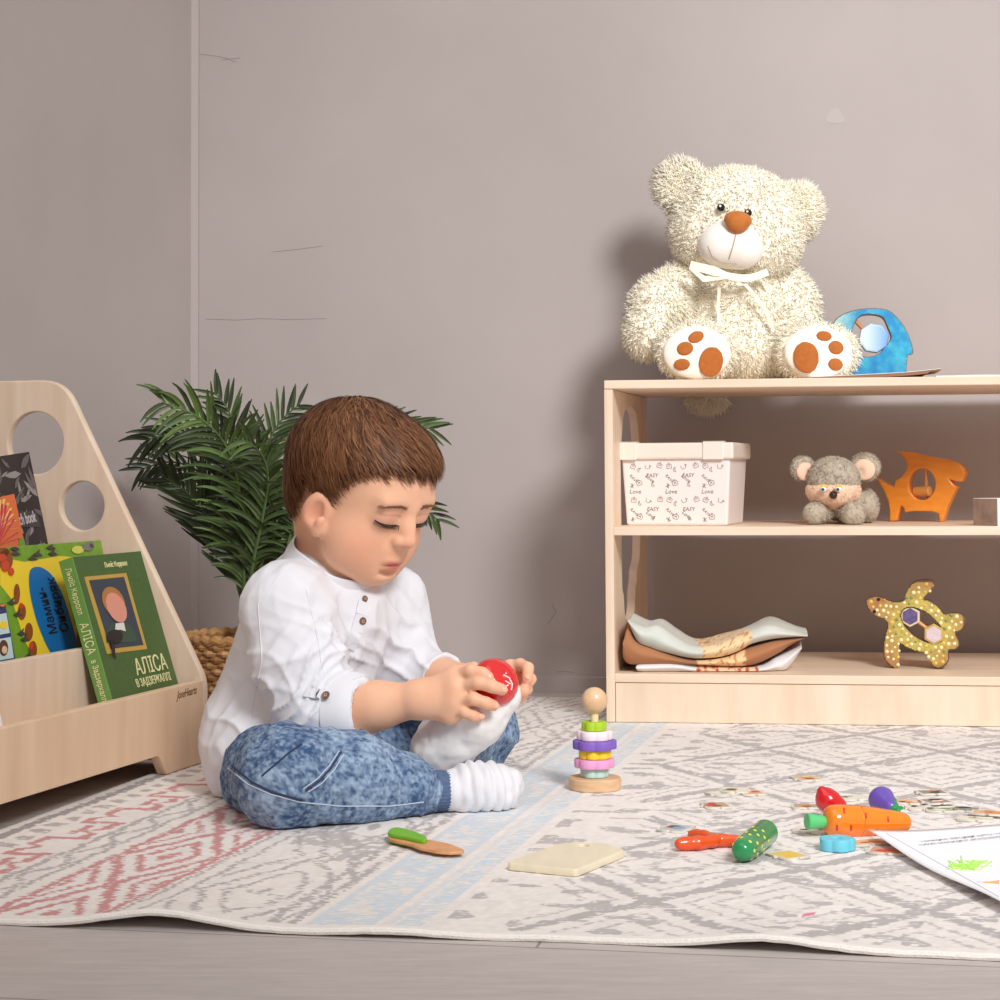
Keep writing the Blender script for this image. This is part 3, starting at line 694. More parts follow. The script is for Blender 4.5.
# ================================================================== on the shelf
ZT = SO[2]+SH; ZM = SO[2]+0.2595; ZB = SO[2]+0.0643
fur_m = M('cream_fur', S(255,249,232), 0.9, spec=0.1, var=0.06, vs=40)
def bear():
    t = thing('teddy_bear', 'large cream teddy bear with brown nose sitting on top of the shelf', 'teddy bear', P(738,380,2.78)*V3(1,1,0)+V3(0,0,ZT))
    lo, hi = P(738,318,2.8)+V3(-.20,-.18,-.13), P(738,318,2.8)+V3(.20,.14,.12)
    lo[2] = ZT-0.004
    s = SDF(lo, hi, 0.004)
    s.ell(P(738,322,2.815), (.078,.075,.088), k=.02); s.ell(P(736,350,2.80), (.07,.075,.05), k=.02); s.ell(P(737,278,2.80), (.06,.05,.04), k=.03)
    s.chain([P(684,284,2.80), P(660,308,2.78), P(648,335,2.76)], [.034,.040,.034], .02)
    s.chain([P(782,284,2.80), P(792,306,2.79), P(797,330,2.77)], [.032,.034,.030], .02)
    s.chain([P(716,349,2.80), P(700,351,2.72)], [.044,.034], .015); s.ell(P(697,352,2.712), (.056,.03,.040), k=.012)
    s.chain([P(768,349,2.80), P(812,351,2.72)], [.042,.034], .015); s.ell(P(818,353,2.712), (.057,.03,.040), k=.012)
    s.above(ZT+0.0008)
    V, F = s.mesh(); Nn = vnormals(V, F)
    fl = P(697,352,2.69)[1]
    fc = [P(697,353,2.69), P(818,352,2.69)]
    kp = lambda p, n: ~sum(((((p[:,0]-c[0])/.047)**2+((p[:,2]-c[2])/.036)**2 < 1) & (p[:,1] < fl+.02)).astype(int) for c in fc).astype(bool) & (p[:,2] > ZT+0.004)
    tf = tufts(V, F, 17000, .0105, .0012, (0,0,-.35), 1.0, keep=kp); tf[0][:,2] = np.maximum(tf[0][:,2], ZT+0.0006)
    furry('body', V, F, tf, fur_m, t)
    # head
    hc = P(737,222,2.79); R = Ry(math.radians(9))@Rz(math.radians(-6))@Rx(math.radians(6))
    s = SDF(hc-.13, hc+.13, .004)
    s.ell(hc+R@V3(0,0,0), (.093,.076,.078), R, .02); s.ell(hc+R@V3(-.04,-.02,-.03), (.045,.045,.042), R, .03); s.ell(hc+R@V3(.045,-.02,-.03), (.045,.045,.042), R, .03)
    V, F = s.mesh()
    mz = P(731,243,2.733)
    kp = lambda p, n: np.linalg.norm((p-mz)*V3(1,.4,1.2), axis=1) > .036
    furry('head', V, F, tufts(V, F, 9500, .0085, .0012, (0,0,-.25), 1.0, keep=kp), fur_m, t)
    for c, r, az, ro in ((P(682,187,2.80), .037, 10, -30), (P(794,213,2.80), .040, -32, 28)):
        Re = Rz(math.radians(az))@Ry(math.radians(ro))
        s = SDF(c-.07, c+.07, .0035); s.ell(c, (r,.016,r*1.05), Re, .01); s.ell(c+Re@V3(0,-.017,-.004), (r*.6,.010,r*.6), Re, .008, 's')
        V, F = s.mesh(); dv = nrm(c-hc)
        furry('ear', V, F, tufts(V, F, 2600, .013, .0013, dv*.5, .6), fur_m, t)
    # muzzle
    s = SDF(mz-.06, mz+.06, .0025); s.ell(mz, (.0435,.034,.036), R, .01); s.ell(mz+R@V3(-.016,-.012,-.008), (.026,.024,.024), R, .015); s.ell(mz+R@V3(.018,-.012,-.008), (.026,.024,.024), R, .015)
    V, F = s.mesh(); mzo = obj('muzzle', V, F, M('muzzle_plush', S(246,240,232), .9, sheen=.3, bump=.2, bs=500), t); bv = bvh_of(V, F)
    mb = MB(); br_ = S(120,84,62)
    mb.tube(on_surface(bv, [(736,234),(733,246),(729,259)], .0004), .0009, 6); mb.tube(on_surface(bv, [(708,246),(712,256),(722,263),(737,264)], .0002), .0006, 6)
    mb.put('smile_stitching', FM('stitch_tan', (186,156,130)), mzo, smooth=True)
    s = SDF(P(738,223,2.70)-.03, P(738,223,2.70)+.03, .0015); nc = P(738,222,2.697)
    s.ell(nc+V3(0,0,.003), (.0195,.012,.0125), R, .004); s.ell(nc+R@V3(-.001,0,-.006), (.0125,.011,.010), R, .008)
    V, F = s.mesh(); obj('nose', V, F, M('nose_plush', S(196,116,48), .85, sheen=.3, var=.15, vs=200, bump=.2, bs=600), t)
    for q in ((721,207.5), (748,213)):
        p = P(*q, 2.708); mb = MB(); mb.lathe([(0,-.003),(.0042,-.002),(.0058,0),(.0045,.0025),(0,.004)], p, (0,-1,0), 20)
        e = mb.put('eye', FM('eye_black', (30,34,32), .12), t, smooth=True, sharp=80)
        mb = MB(); mb.lathe([(0,0),(.0016,.0006),(0,.0012)], p+V3(-.0016,-.004,.0016), (0,-1,0), 10); mb.put('highlight', FM('eye_white_and_glint', (240,240,240), .2), e, smooth=True)  # glint on the eye, modelled as a small white dot
    # feet
    sole_m = M('sole_plush', S(248,243,234), .9, sheen=.3, bump=.2, bs=500); pad_m = M('pad_suede', S(188,108,44), .9, sheen=.4, var=.18, vs=180, bump=.2, bs=600)
    for c, pads in (((697,353), [((711,362),12.5,15.5,-12),((696,337),8.5,6,25),((685,348.5),8.5,7,10),((681.8,364.5),8.5,6,5)]),
                    ((818,352), [((806,357.5),13,16,5),((824,336),8,5.5,-5),((836,347.5),8,7,-10),((835.5,364.5),8,6.5,-15)])):
        p = P(*c, 2.690); s = SDF(p-.06, p+.06, .003); s.ell(p, (.0475,.0125,.0365), None, .005); s.above(ZT+.002); V, F = s.mesh()
        so = obj('sole', V, F, sole_m, t); bv = bvh_of(V, F)
        for (q, rx, ry, ro) in pads:
            h, n = hit(bv, *q)
            if h is None: continue
            n = nrm(n); ux = nrm(np.cross(eZ, n)); uz = np.cross(n, ux); a = math.radians(ro); ax, az = ux*math.cos(a)+uz*math.sin(a), uz*math.cos(a)-ux*math.sin(a)
            Rr = np.stack([ax, n, az], 1); s = SDF(h-.03, h+.03, .0015); s.ell(h, (rx/720,.0028,ry/720), Rr, .001); V2, F2 = s.mesh(); obj('paw_pad', V2, F2, pad_m, so)
    # ribbon
    rb = M('satin_ribbon', S(250,240,222), .45, sheen=.2)
    mb = MB()
    nf = V3(0,-1,0)
    strip(mb, catmull([P(702,262,2.735),P(712,272,2.722),P(728,276,2.712),P(748,278,2.712),P(768,272,2.725)], 6, False), .010, nf)
    strip(mb, catmull([P(716,276,2.72),P(719,290,2.726),P(718,308,2.731),P(720,326,2.729)], 6, False), .0045, nf); strip(mb, catmull([P(738,277,2.715),P(752,292,2.718),P(764,308,2.722),P(773,328,2.728)], 6, False), .0048, nf)
    strip(mb, [P(730,276,2.706),P(714,271,2.704),P(690,265,2.712)], [.006,.013,.012], nf); strip(mb, [P(690,268,2.711),P(704,279,2.708),P(728,277,2.705)], [.004,.009,.005], nf)
    mb.put('ribbon_bow', rb, t, smooth=True)
    # tail hanging over the back edge
    c = P(707,402,2.939); s = SDF(c-.05, c+.05, .003); s.ell(c, (.030,.008,.012), None, .005); s.chain([c+V3(.0,0,.0), c+V3(.008,-.004,.055)], [.008,.007], .01); V, F = s.mesh()
    furry('tail', V, F, tufts(V, F, 1400, .014, .0013, (0,-.3,-.8), .4), fur_m, t)
bear()

# ---- things with a flat sawn shape: outline traced on the front face, real thickness behind it
def upright(rot_deg, px, py, z):
    """plane standing on height z through the foot seen at px,py and turned by rot; returns origin, right, up, outward normal"""
    o = G(px, py, z); a = math.radians(rot_deg); r = V3(math.cos(a), math.sin(a), 0); return o, r, V3(0,0,1), nrm(np.cross(r, eZ))
def to2(pl, pts): return [((PL(x, y, pl[0], pl[3])-pl[0])@pl[1], (PL(x, y, pl[0], pl[3])-pl[0])@pl[2]) for x, y in pts]
def sawn(name, pl, loops, t, mat, parent, bevel=.002, colf=None):
    return plate(name, loops, t, mat, frame4(pl[0]-pl[3]*t, pl[1], pl[2], pl[3]), parent, bevel=bevel, colf=colf)
# shark
pl = upright(-24, 890, 521.6, ZM)
sh_o = to2(pl, [(897,451.5),(912,452.5),(928.5,456.7),(948,459.5),(958,463.5),(964,469),(965,474),(962,482),(956,481.8),(949,479.6),(954,485.6),(957,487),(953,495),(947,508),(942.5,522.3),(939.6,522),(938.5,514),(932,512),(915,511.5),(909,512),(905,513),(903.5,508),(901,506),(899,511),(896.6,521),(889.5,521.7),(889.6,512),(888,501),(883,490),(876,478),(885,483.5),(893.5,487.5),(895.4,481),(901,477.5),(905.5,472),(907.5,466.5),(904.5,458.6)])
mn = min(p[1] for p in sh_o); sh_o = [(a, b-mn) for a, b in sh_o]; sh_h = [(a, b-mn) for a, b in to2(pl, [(922+13.2*math.cos(t), 484.6+15.8*math.sin(t)) for t in np.linspace(0, 2*math.pi, 36, endpoint=False)])]
orange_w = M('orange_wood', S(240,150,48), .4, var=.16, vs=35, stretch=(1,1,3), dark=S(226,132,34), coat=.2)
t = thing('wooden_fish', 'orange wooden fish toy with a round hole, standing on the middle shelf', 'toy', pl[0], 0)
sawn('body', pl, [rpoly(sh_o, .0012, 3), np.array(sh_h)], .026, orange_w, t, .0018)
hc = np.mean(sh_h, 0); c3 = pl[0]+pl[1]*hc[0]+eZ*hc[1]-pl[3]*.013
mb = MB(); mb.tube([c3+V3(.0035,0,-.0225), c3+V3(.0035,0,.0225)], .0026, 12); mb.put('stick', FM('toy_stick', (224,168,104), .5), t, smooth=True)
mb = MB(); mb.lathe([(0,-.013),(.0062,-.013),(.0072,-.012),(.0072,.012),(.0062,.013),(0,.013)], c3+V3(-.0025,-.003,-.0105), nrm(pl[1]+V3(0,-.5,0.05)), 20); mb.put('rattle_bead', FM('toy_bead', (222,156,84), .5), t, smooth=True)
# elephant
pl = upright(-8, 880, 371.5, ZT); pl = (P(880,371.5,2.74)*V3(1,1,0)+V3(0,0,ZT), pl[1], pl[2], pl[3])
el_o = to2(pl, [(830,352),(829,335),(833,323),(841,315),(856,309.6),(876,308),(890,311),(902,323),(910,338),(913.4,351),(912,354),(908.5,354.5),(907,362),(904,370),(886,371),(880,371.3),(874,369.5),(868,371.5),(848,372.5),(838,371),(836,360)])
mn = 0.0; el_o = [(a, 0.0 if b < .020 and k % 2 == 0 else max(b-.016, .003) if b < .020 else b) for k, (a, b) in enumerate(el_o)]
el_h = [(a, b-mn) for a, b in to2(pl, [(858,318),(868,314.4),(882,317),(888,328),(891,338),(884,348),(878,354),(870,356.5),(862,355),(856,342),(852,332)])]
def el_col(p):
    n = noise3(p*V3(1,1,1), 90, 3, 3); k = np.clip((p[:,0]+.060+.01*n)/.026, 0, 1)[:,None]
    a = np.array(S(206,226,210)[:3]); b = np.array(S(18,146,204)[:3]); c = np.array(S(60,186,216)[:3]); d = np.array(S(18,100,190)[:3])
    m = np.clip(n*1.4+.5, 0, 1)[:,None]; l = np.clip(1-p[:,1]/.035, 0, 1)[:,None]*.6
    return (a*(1-k)+(b*(1-m)+c*m)*k)*(1-l)+d*l
t = thing('wooden_elephant', 'blue painted wooden elephant toy beside the teddy bear\'s foot', 'toy', pl[0], 0)
el_m = M('blue_paint', (1,1,1,1), .4, attr=True, var=.2, vs=160)
# fine painted face over a sawn core
core = sawn('body', pl, [catmull(el_o, 4), catmull(el_h, 5)], .022, FM('sawn_edge', (120,96,84), .6), t, .001)
def painted(name, pl, o, h, mat, parent, colf, res=.0016, lift=.0004):
    """painted skin on a sawn toy: a dense sheet just proud of the face, so that its colours can vary"""
    o = np.array(o); h = np.array(h); lo, hi = o.min(0), o.max(0); xs = np.arange(lo[0], hi[0], res); ys = np.arange(lo[1], hi[1], res)
    def inside(pts, poly):
        c = np.zeros(len(pts), bool); j = len(poly)-1
        for i in range(len(poly)):
            a, b = poly[i], poly[j]; k = (a[1] > pts[:,1]) != (b[1] > pts[:,1])
            c ^= k & (pts[:,0] < (b[0]-a[0])*(pts[:,1]-a[1])/(b[1]-a[1]+1e-12)+a[0]); j = i
        return c
    X, Y = np.meshgrid(xs, ys, indexing='ij'); p = np.stack([X.ravel(), Y.ravel()], 1); nx, ny = X.shape
    cx = np.stack([(X[:-1,:-1]+res/2).ravel(), (Y[:-1,:-1]+res/2).ravel()], 1); ok = inside(cx, o) & ~inside(cx, h)
    i = np.arange((nx-1)*(ny-1))[ok]; a = (i//(ny-1))*ny+i % (ny-1); F = np.stack([a, a+ny, a+ny+1, a+1], 1)
    used, inv = np.unique(F, return_inverse=True); F = inv.reshape(F.shape); p = p[used]; col = colf(np.concatenate([p, np.zeros((len(p),1))], 1))
    n = len(p); top = pl[0]+np.outer(p[:,0], pl[1])+np.outer(p[:,1], pl[2])+pl[3]*lift; bot = top-pl[3]*(lift+.0006)
    return obj(name, np.concatenate([top, bot]), np.concatenate([F, F[:, ::-1]+n]), mat, parent, False, col=np.concatenate([col, col]))
def inset(L, d):
    L = np.array(L); c = L.mean(0); return c+(L-c)*(1-d/np.linalg.norm(L-c, axis=1).mean())
painted('painted_face', pl, inset(catmull(el_o, 4), .0012), inset(catmull(el_h, 5), -.001), el_m, t, el_col, .0012)
hc = np.mean(el_h, 0); c3 = pl[0]+pl[1]*hc[0]+eZ*hc[1]-pl[3]*.011
mb = MB(); mb.tube([c3-pl[1]*.030+eZ*.032, c3+pl[1]*.020-eZ*.022], .0028, 12); mb.put('stick', FM('toy_stick2', (204,140,92), .5), t, smooth=True)
me_o = [(c3-pl[3]*0)]
gon = [(.0215*math.cos(a)*1.0, .0215*math.sin(a)) for a in np.linspace(.2, 2*math.pi+.2, 8, endpoint=False)]
def bead_col(p):
    k = np.clip((p[:,0]+.018)/.035, 0, 1)[:,None]; return np.array(S(226,242,248)[:3])*(1-k)+np.array(S(120,170,230)[:3])*k
plate('rattle_bead', [np.array(gon)], .020, M('bead_blue', (1,1,1,1), .4, attr=True), frame4(c3+pl[1]*.003-eZ*.002-pl[3]*.008, pl[1], pl[2], pl[3]), t, bevel=.003, colf=bead_col)
ey = to2(pl, [(841,326.5)])[0]; mb = MB(); mb.lathe([(.0026,0),(.0024,.0008),(0,.0011)], pl[0]+pl[1]*ey[0]+eZ*(ey[1]-mn)+pl[3]*.0004, pl[3], 14); mb.put('eye', FM('eye_black', (30,34,32), .12), t)
# turtle
pl = upright(-14, 897, 668.5, ZB)
tu = [(865.4,600.6),(870,597),(878,596.7),(888,600.2),(893.4,602),(904,600),(906,592),(913,582.4),(923,579.6),(932.6,581),(934,585),(926.5,593.6),(923,599),(930,601),(939.6,608),(945,614.6),(953.6,613),(962,614.6),(966,621.6),(962,630),(956,633),(960,644),(956,649.6),(949,651),(948.7,661),(943.8,667),(936.8,668.5),(930,661),(925.6,654),(917,651.7),(906,647.5),(899,644),(898.6,658),(897.6,667.8),(893.4,668.5),(885,661),(883,649.6),(885,635.6),(887.8,625.8),(884,619),(875,615),(868,609)]
tu = to2(pl, tu); mn = min(p[1] for p in tu); tu = [(a, b-mn) for a, b in tu]
ra = math.radians(37); th_ = [(a, b-mn) for a, b in to2(pl, [(922+24*math.cos(t)*math.cos(ra)-12.8*math.sin(t)*math.sin(ra), 625.5+24*math.cos(t)*math.sin(ra)+12.8*math.sin(t)*math.cos(ra)) for t in np.linspace(0, 2*math.pi, 36, endpoint=False)])]
t = thing('wooden_turtle', 'spotted wooden turtle toy with beads in its shell, standing on the bottom shelf', 'toy', pl[0], 0)
sawn('body', pl, [catmull(tu, 4), np.array(th_)], .020, M('turtle_edge', S(104,78,52), .5, var=.2, vs=40), t, .0015)
tc_ = np.mean(th_, 0)
def tu_col(p):
    n = noise3(p, 260, 8, 2); d = np.hypot(p[:,0]-tc_[0], p[:,1]-tc_[1]); w = np.clip((p[:,0]-tc_[0]+.02)/.05, 0, 1)
    A, B_, Cc, D = [np.array(S(*c)[:3]) for c in ((206,184,92),(150,92,48),(96,98,54),(178,132,84))]
    k = np.clip((d-.030)/.035, 0, 1)[:,None]; m = np.clip(n+.4, 0, 1)[:,None]
    return (A*(1-k)+D*k)*(1-m*.5)+(Cc*(1-k)+B_*k)*m*.5
tfo = inset(catmull(tu, 4), .0018); thi = inset(th_, -.0015)
painted('painted_face', pl, tfo, thi, M('turtle_paint', (1,1,1,1), .45, attr=True), t, tu_col, .0014)
# raised dots
mb = MB(); pts = []; rr = np.random.default_rng(12)
def pip(q, poly):
    c = False; j = len(poly)-1
    for i in range(len(poly)):
        a, b = poly[i], poly[j]
        if (a[1] > q[1]) != (b[1] > q[1]) and q[0] < (b[0]-a[0])*(q[1]-a[1])/(b[1]-a[1]+1e-12)+a[0]: c = not c
        j = i
    return c
lo, hi = np.min(tu, 0), np.max(tu, 0); ti = inset(tfo, .003); te = inset(thi, -.0022)
for k in range(4000):
    q = rr.uniform(lo, hi)
    if pip(q, ti) and not pip(q, te) and all(math.dist(q, o) > .0062 for o in pts): pts.append(q)
for q in pts[:170]:
    dd = math.dist(q, tc_); c = (244,232,176) if rr.random() < .62 else ((230,196,70) if rr.random() < .5 else ((120,140,70) if dd < .045 else (206,120,84)))
    r_ = rr.uniform(.0017,.0028); mb.lathe([(r_,0),(r_*.8,.0007),(r_*.3,.0011)], pl[0]+pl[1]*q[0]+eZ*q[1]+pl[3]*.0003, pl[3], 8, c=S(*c))
tag(mb.put('painted_dots', M('dot_paint', (1,1,1,1), .4, attr=True), t, col=True), kind='stuff')
for q in ((878.5,599.5),(874.5,611.5)):
    e2 = to2(pl, [q])[0]; mb = MB(); mb.lathe([(.0024,0),(.0022,.001),(0,.0016)], pl[0]+pl[1]*e2[0]+eZ*(e2[1]-mn)+pl[3]*.0006, pl[3], 14); mb.put('eye', FM('eye_black', (30,34,32), .12), t)
c3 = pl[0]+pl[1]*tc_[0]+eZ*tc_[1]-pl[3]*.010; dx = pl[1]*math.cos(-ra)+eZ*math.sin(-ra)
mb = MB(); mb.tube([c3-dx*.036, c3+dx*.036], .0025, 12); mb.put('stick', FM('toy_stick', (224,168,104), .5), t, smooth=True)
hexa = [(.0145*math.cos(a), .0145*math.sin(a)) for a in np.linspace(.5, 2*math.pi+.5, 6, endpoint=False)]; hexi = [(a*.78, b*.78) for a, b in hexa]
for sg, fc in ((-1, (70,66,110)), (1, (206,190,190))):
    cc = c3+dx*.0195*sg+pl[3]*(.001 if sg > 0 else -.002)
    hb = plate('hexagon_bead', [np.array(hexa)], .018, FM('bead_cream' if sg < 0 else 'bead_olive', (226,206,170) if sg < 0 else (196,168,84), .5), frame4(cc-pl[3]*.008, pl[1], pl[2], pl[3]), t, bevel=.001)
    plate('bead_face', [np.array(hexi)], .0008, M('bead_face', S(*fc), .25, var=.6, vs=130, dark=S(120,100,150) if sg < 0 else S(226,204,214), coat=.5), frame4(cc+pl[3]*.0099, pl[1], pl[2], pl[3]), hb)

# ---- storage box
BXo = G(624, 525.3, ZM); br = math.radians(-17)
t = thing('storage_box', 'white lidded plastic box printed with small black doodles, on the middle shelf', 'box', BXo, br)
bw, bd, bh, tp = .146, .125, .094, .006
ivory = M('box_plastic', S(240,230,226), .45, spec=.4); ivory2 = M('lid_plastic', S(238,226,214), .4)
v = [(tp*.5,tp*.5,0),(bw-tp*.5,tp*.5,0),(bw-tp*.5,bd-tp*.5,0),(tp*.5,bd-tp*.5,0),(-tp*.4,-tp*.4,bh),(bw+tp*.4,-tp*.4,bh),(bw+tp*.4,bd+tp*.4,bh),(-tp*.4,bd+tp*.4,bh)]
mb = MB(); mb.add(v, [(3,2,1,0),(4,5,6,7),(0,1,5,4),(1,2,6,5),(2,3,7,6),(3,0,4,7)]); mb.put('body', ivory, t, world=False, bevel=.003)
mb = MB(); mb.box((-.0075,-.0075,bh-.004), (bw+.0075,bd+.0075,bh+.0185)); lid = mb.put('lid', ivory2, t, world=False, bevel=.003)
for x0, x1 in ((-.0085,.020), (bw-.034,bw-.006)):
    mb = MB(); mb.box((x0,-.0092,bh-.0045), (x1,-.0060,bh+.0205)); mb.box((x0,-.0092,bh+.0185), (x1,.012,bh+.0205)); mb.put('clip', ivory2, lid, world=False, bevel=.0008)
# doodles
tl = (-tp*.9)/bh; upb = nrm(V3(0,tl,1)); nb = nrm(np.cross(V3(1,0,0), upb))
def doodle(nm, mes, mt=FM('doodle_ink', (118,104,104), .6)):
    return join_meshes(nm, mes, mt, t, False)
ms = []; rr = random.Random(4)
def strokes(polys, x, z, sc, ro, w=.0006):
    mbx = MB(); c, s_ = math.cos(ro), math.sin(ro)
    for pl_ in polys:
        q = [V3(x+sc*(a*c-b*s_), 0, z+sc*(a*s_+b*c)) for a, b in pl_]
        q = [V3(tp*.5*0+p[0], tp*.5+tl*p[2], p[2])+nb*.0002 for p in q]
        strip(mbx, q, w, nb, .0002)
    me = bpy.data.meshes.new('d'); me.from_pydata(mbx.v, [], mbx.f); return me
jar = [[(-.5,-.5),(-.6,.2),(-.2,.5),(.2,.5),(.6,.2),(.5,-.5),(-.5,-.5)],[(-.15,.5),(0,.8),(.15,.5)],[(-.25,-.2),(0,.1),(.25,-.2)],[(-.2,.1),(.2,.1)]]
cup = [[(-.5,.4),(-.4,-.4),(.4,-.4),(.5,.4)],[(.5,.2),(.8,.1),(.5,-.1)]]; moon = [[(.2,.5),(-.3,.2),(-.3,-.3),(.2,-.5),(0,0),(.2,.5)]]
star = [[(-.4,-.4),(.4,.4)],[(-.4,.4),(.4,-.4)],[(0,.5),(0,-.5)]]; bag = [[(-.5,-.5),(-.5,.3),(.5,.3),(.5,-.5),(-.5,-.5)],[(-.2,.3),(0,.7),(.2,.3)],[(-.3,0),(.3,0)]]
def word(wd, x, z, sz, ro):
    me = text_mesh(wd, sz, .0001, .2); me.transform(frame4(V3(x,tp*.5+tl*z,z)+nb*.0002, V3(math.cos(ro),0,0)+upb*math.sin(ro), upb*math.cos(ro)-V3(math.sin(ro),0,0), nb)); return me
for kx in range(3):
    for kz in range(2):
        x0, z0 = .004+kx*.050, .006+kz*.046
        for (fn, a, b) in ((jar,.018,.006),(moon,.037,.004),(bag,.047,.030),(cup,.030,.028),(star,.008,.002),(bag,.010,.029),(moon,.018,.024)):
            x, z = x0+a, z0+b
            if .006 < x < bw-.010 and z < bh-.010: ms.append(strokes(fn, x, z, .0066, rr.uniform(-.6,.6)))
        for wd, a, b, sz, ro in (('Love',.012,.040,.0085,0),('EASY',.036,.016,.0075,0),('Love',.033,.012 if kz else .008,.0075,-.7),('RAW',.010,.012,.006,-.8)):
            x, z = x0+a, z0+b
            if .010 < x < bw-.016 and z < bh-.010: ms.append(word(wd, x, z, sz, ro))
doodle('print_lettering', ms)

# ---- plush mouse
def mouse():
    g = M('grey_plush', S(190,178,160), .9, sheen=.4, spec=.1, var=.15, vs=120); pk = M('peach_plush', S(238,204,178), .9, sheen=.3, spec=.1)
    t = thing('plush_mouse', 'small grey plush mouse with big peach ears lying on the middle shelf', 'soft toy', P(835,524,2.70)*V3(1,1,0)+V3(0,0,ZM))
    hc = P(833.5,483,2.68)
    s = SDF(hc+V3(-.08,-.05,-.08), hc+V3(.09,.12,.03), .0025)
    s.ell(P(845,503,2.74), (.034,.05,.026), None, .012); s.chain([P(830,506,2.70), P(814,514,2.655)], [.016,.0145], .008); s.chain([P(842,506,2.70), P(853,514,2.655)], [.016,.0165], .008)
    s.ell(P(867,506,2.73), (.016,.026,.024), None, .006); s.above(ZM+.0008); V, F = s.mesh()
    tf = tufts(V, F, 5000, .0028, .0006, (0,0,-.2), .9); tf[0][:,2] = np.maximum(tf[0][:,2], ZM+.0005); furry('body', V, F, tf, g, t)
    s = SDF(hc-.06, hc+.06, .002); s.ell(hc+V3(0,0,.004), (.036,.034,.032), None, .01); s.above(hc[2]-.006); V, F = s.mesh(); furry('head', V, F, tufts(V, F, 3500, .0028, .0006, (0,0,-.1), .9), g, t)
    s = SDF(hc-.07, hc+.06, .002); s.ell(hc+V3(-.001,-.003,-.010), (.0375,.035,.026), None, .01); s.ell(hc+V3(0,-.030,-.012), (.016,.012,.012), None, .012); s.v = np.maximum(s.v, -(hc[2]-.003-s.ax[2])[None,None,:]); V, F = s.mesh()
    furry('muzzle', V, F, tufts(V, F, 1800, .0022, .0005, (0,0,-.1), .8), pk, t)
    for c, r, dx_ in ((P(803,469,2.695), .0185, -.3), (P(865,467,2.695), .021, .3)):
        s = SDF(c-.04, c+.04, .002); s.ell(c, (r,.008,r*.95), Rz(-dx_), .004); V, F = s.mesh(); eo = furry('ear', V, F, tufts(V, F, 1200, .0028, .0006, (0,0,0), .8), g, t)
        c2 = c+V3(-dx_*.008,-.0058,-.0035); s = SDF(c2-.03, c2+.03, .0015); s.ell(c2, (r*.74,.005,r*.72), Rz(-dx_), .004); s.ell(c2+V3(-dx_*.02,-.006,-.004), (.004,.006,.006), None, .006, 's'); V, F = s.mesh(); obj('inner_ear', V, F, pk, eo)
    c = P(833.3,495,2.635); mb = MB(); mb.lathe([(0,-.005),(.0045,-.003),(.0056,0),(.0045,.003),(0,.005)], c, (0,-1,0), 20); mb.put('nose', FM('nose_dark', (58,36,34), .25), t, smooth=True, sharp=80)
    for x in (823.5, 838.5):
        c = P(x,488.5,2.636 if x < 830 else 2.632); mb = MB(); mb.lathe([(0,-.003),(.0042,-.002),(.0046,0),(.0036,.0015),(0,.0022)], c, (0,-1,0), 18); e = mb.put('eye', FM('eye_white_and_glint', (240,240,240), .2), t, smooth=True, sharp=80)
        mb = MB(); mb.lathe([(.0022,0),(.0018,.0006),(0,.0008)], c+V3(-.0012,-.0020,-.0012), (0,-1,0), 14); mb.put('pupil', FM('pupil_blue', (36,78,104), .2), e)
        mb = MB(); mb.tube([c+V3(-.0042,-.0012,.002), c+V3(-.002,-.0022,.0042), c+V3(.002,-.0022,.0042), c+V3(.0042,-.0012,.002)], .0013, 8); mb.put('eyelid', FM('lid_yellow', (236,204,70), .5), e, smooth=True)
    mb = MB()
    mb.tube([P(828,510,2.643), P(833,508.5,2.638), P(839,510.5,2.643)], .0006, 6); mb.put('smile_stitching', FM('stitch_brown', (150,112,84)), t, smooth=True)
mouse()

# ---- small cube box at the right end
t = thing('small_box', 'small brown-sided box at the right end of the middle shelf', 'box', G(998,526,ZM), math.radians(30))
mb = MB(); mb.box((-.0,0,0), (.05,.045,.036)); mb.put('body', FM('box_white', (238,236,232), .6), t, world=False, bevel=.0006)
mb = MB(); mb.box((-.0008,.0005,.0005), (.0002,.0445,.0355)); mb.put('side_panel', M('box_print', S(166,138,124), .6, var=.35, vs=60), t, world=False)

# ---- on top: notebook and papers
nb_p = catmull([P(811,377.2,2.600), P(850,375.5,2.600), P(905,372.5,2.594), P(930,370.0,2.592), P(941,368.9,2.590)], 8, False)
lowz = [max(p[2]-.0042 if i < 24 else p[2]-.0020, ZT+.0003) for i, p in enumerate(nb_p)]
back = eV*.10
def slab_strip(top, low, back):
    n = len(top); v = []
    for p, z in zip(top, low): b_ = V3(p[0],p[1],z); v += [b_, p, p+back, b_+back]
    f = []
    for i in range(n-1):
        a = 4*i
        for j in range(4): f.append((a+j, a+4+j, a+4+(j+1)%4, a+(j+1)%4))
    f += [(0,1,2,3), tuple(4*(n-1)+j for j in (3,2,1,0))]; return v, f
t = thing('notebook', 'thin brown-covered notebook lying at the front of the shelf top', 'notebook', V3(nb_p[0][0], nb_p[0][1], ZT), 0)
v, f = slab_strip(nb_p, lowz, back); obj('cover', v, f, FM('kraft_cover', (142,104,76), .7), t, False)
topv = [p+V3(0,.0006,.0008) for p in nb_p]; v, f = slab_strip(topv, [p[2]+.0002 for p in nb_p], back*.99); obj('pages', v, f, FM('white_paper', (242,242,240), .7), t, False)
for i, (x0, x1, y0, zt, lb) in enumerate(((936,1100,2.595,.0028,'white sheets of paper stacked on the shelf top, right of the notebook'),)):
    a = P(x0,374,y0)*V3(1,1,0)+V3(0,0,ZT+.0003); mb = MB(); A = frame4(a, eU, eV, eZ)
    mb.box((0,0,0), (.20,.12,zt), A=A); tag(mb.put('paper_stack', FM('white_paper', (242,242,240), .7)), lb, 'paper')
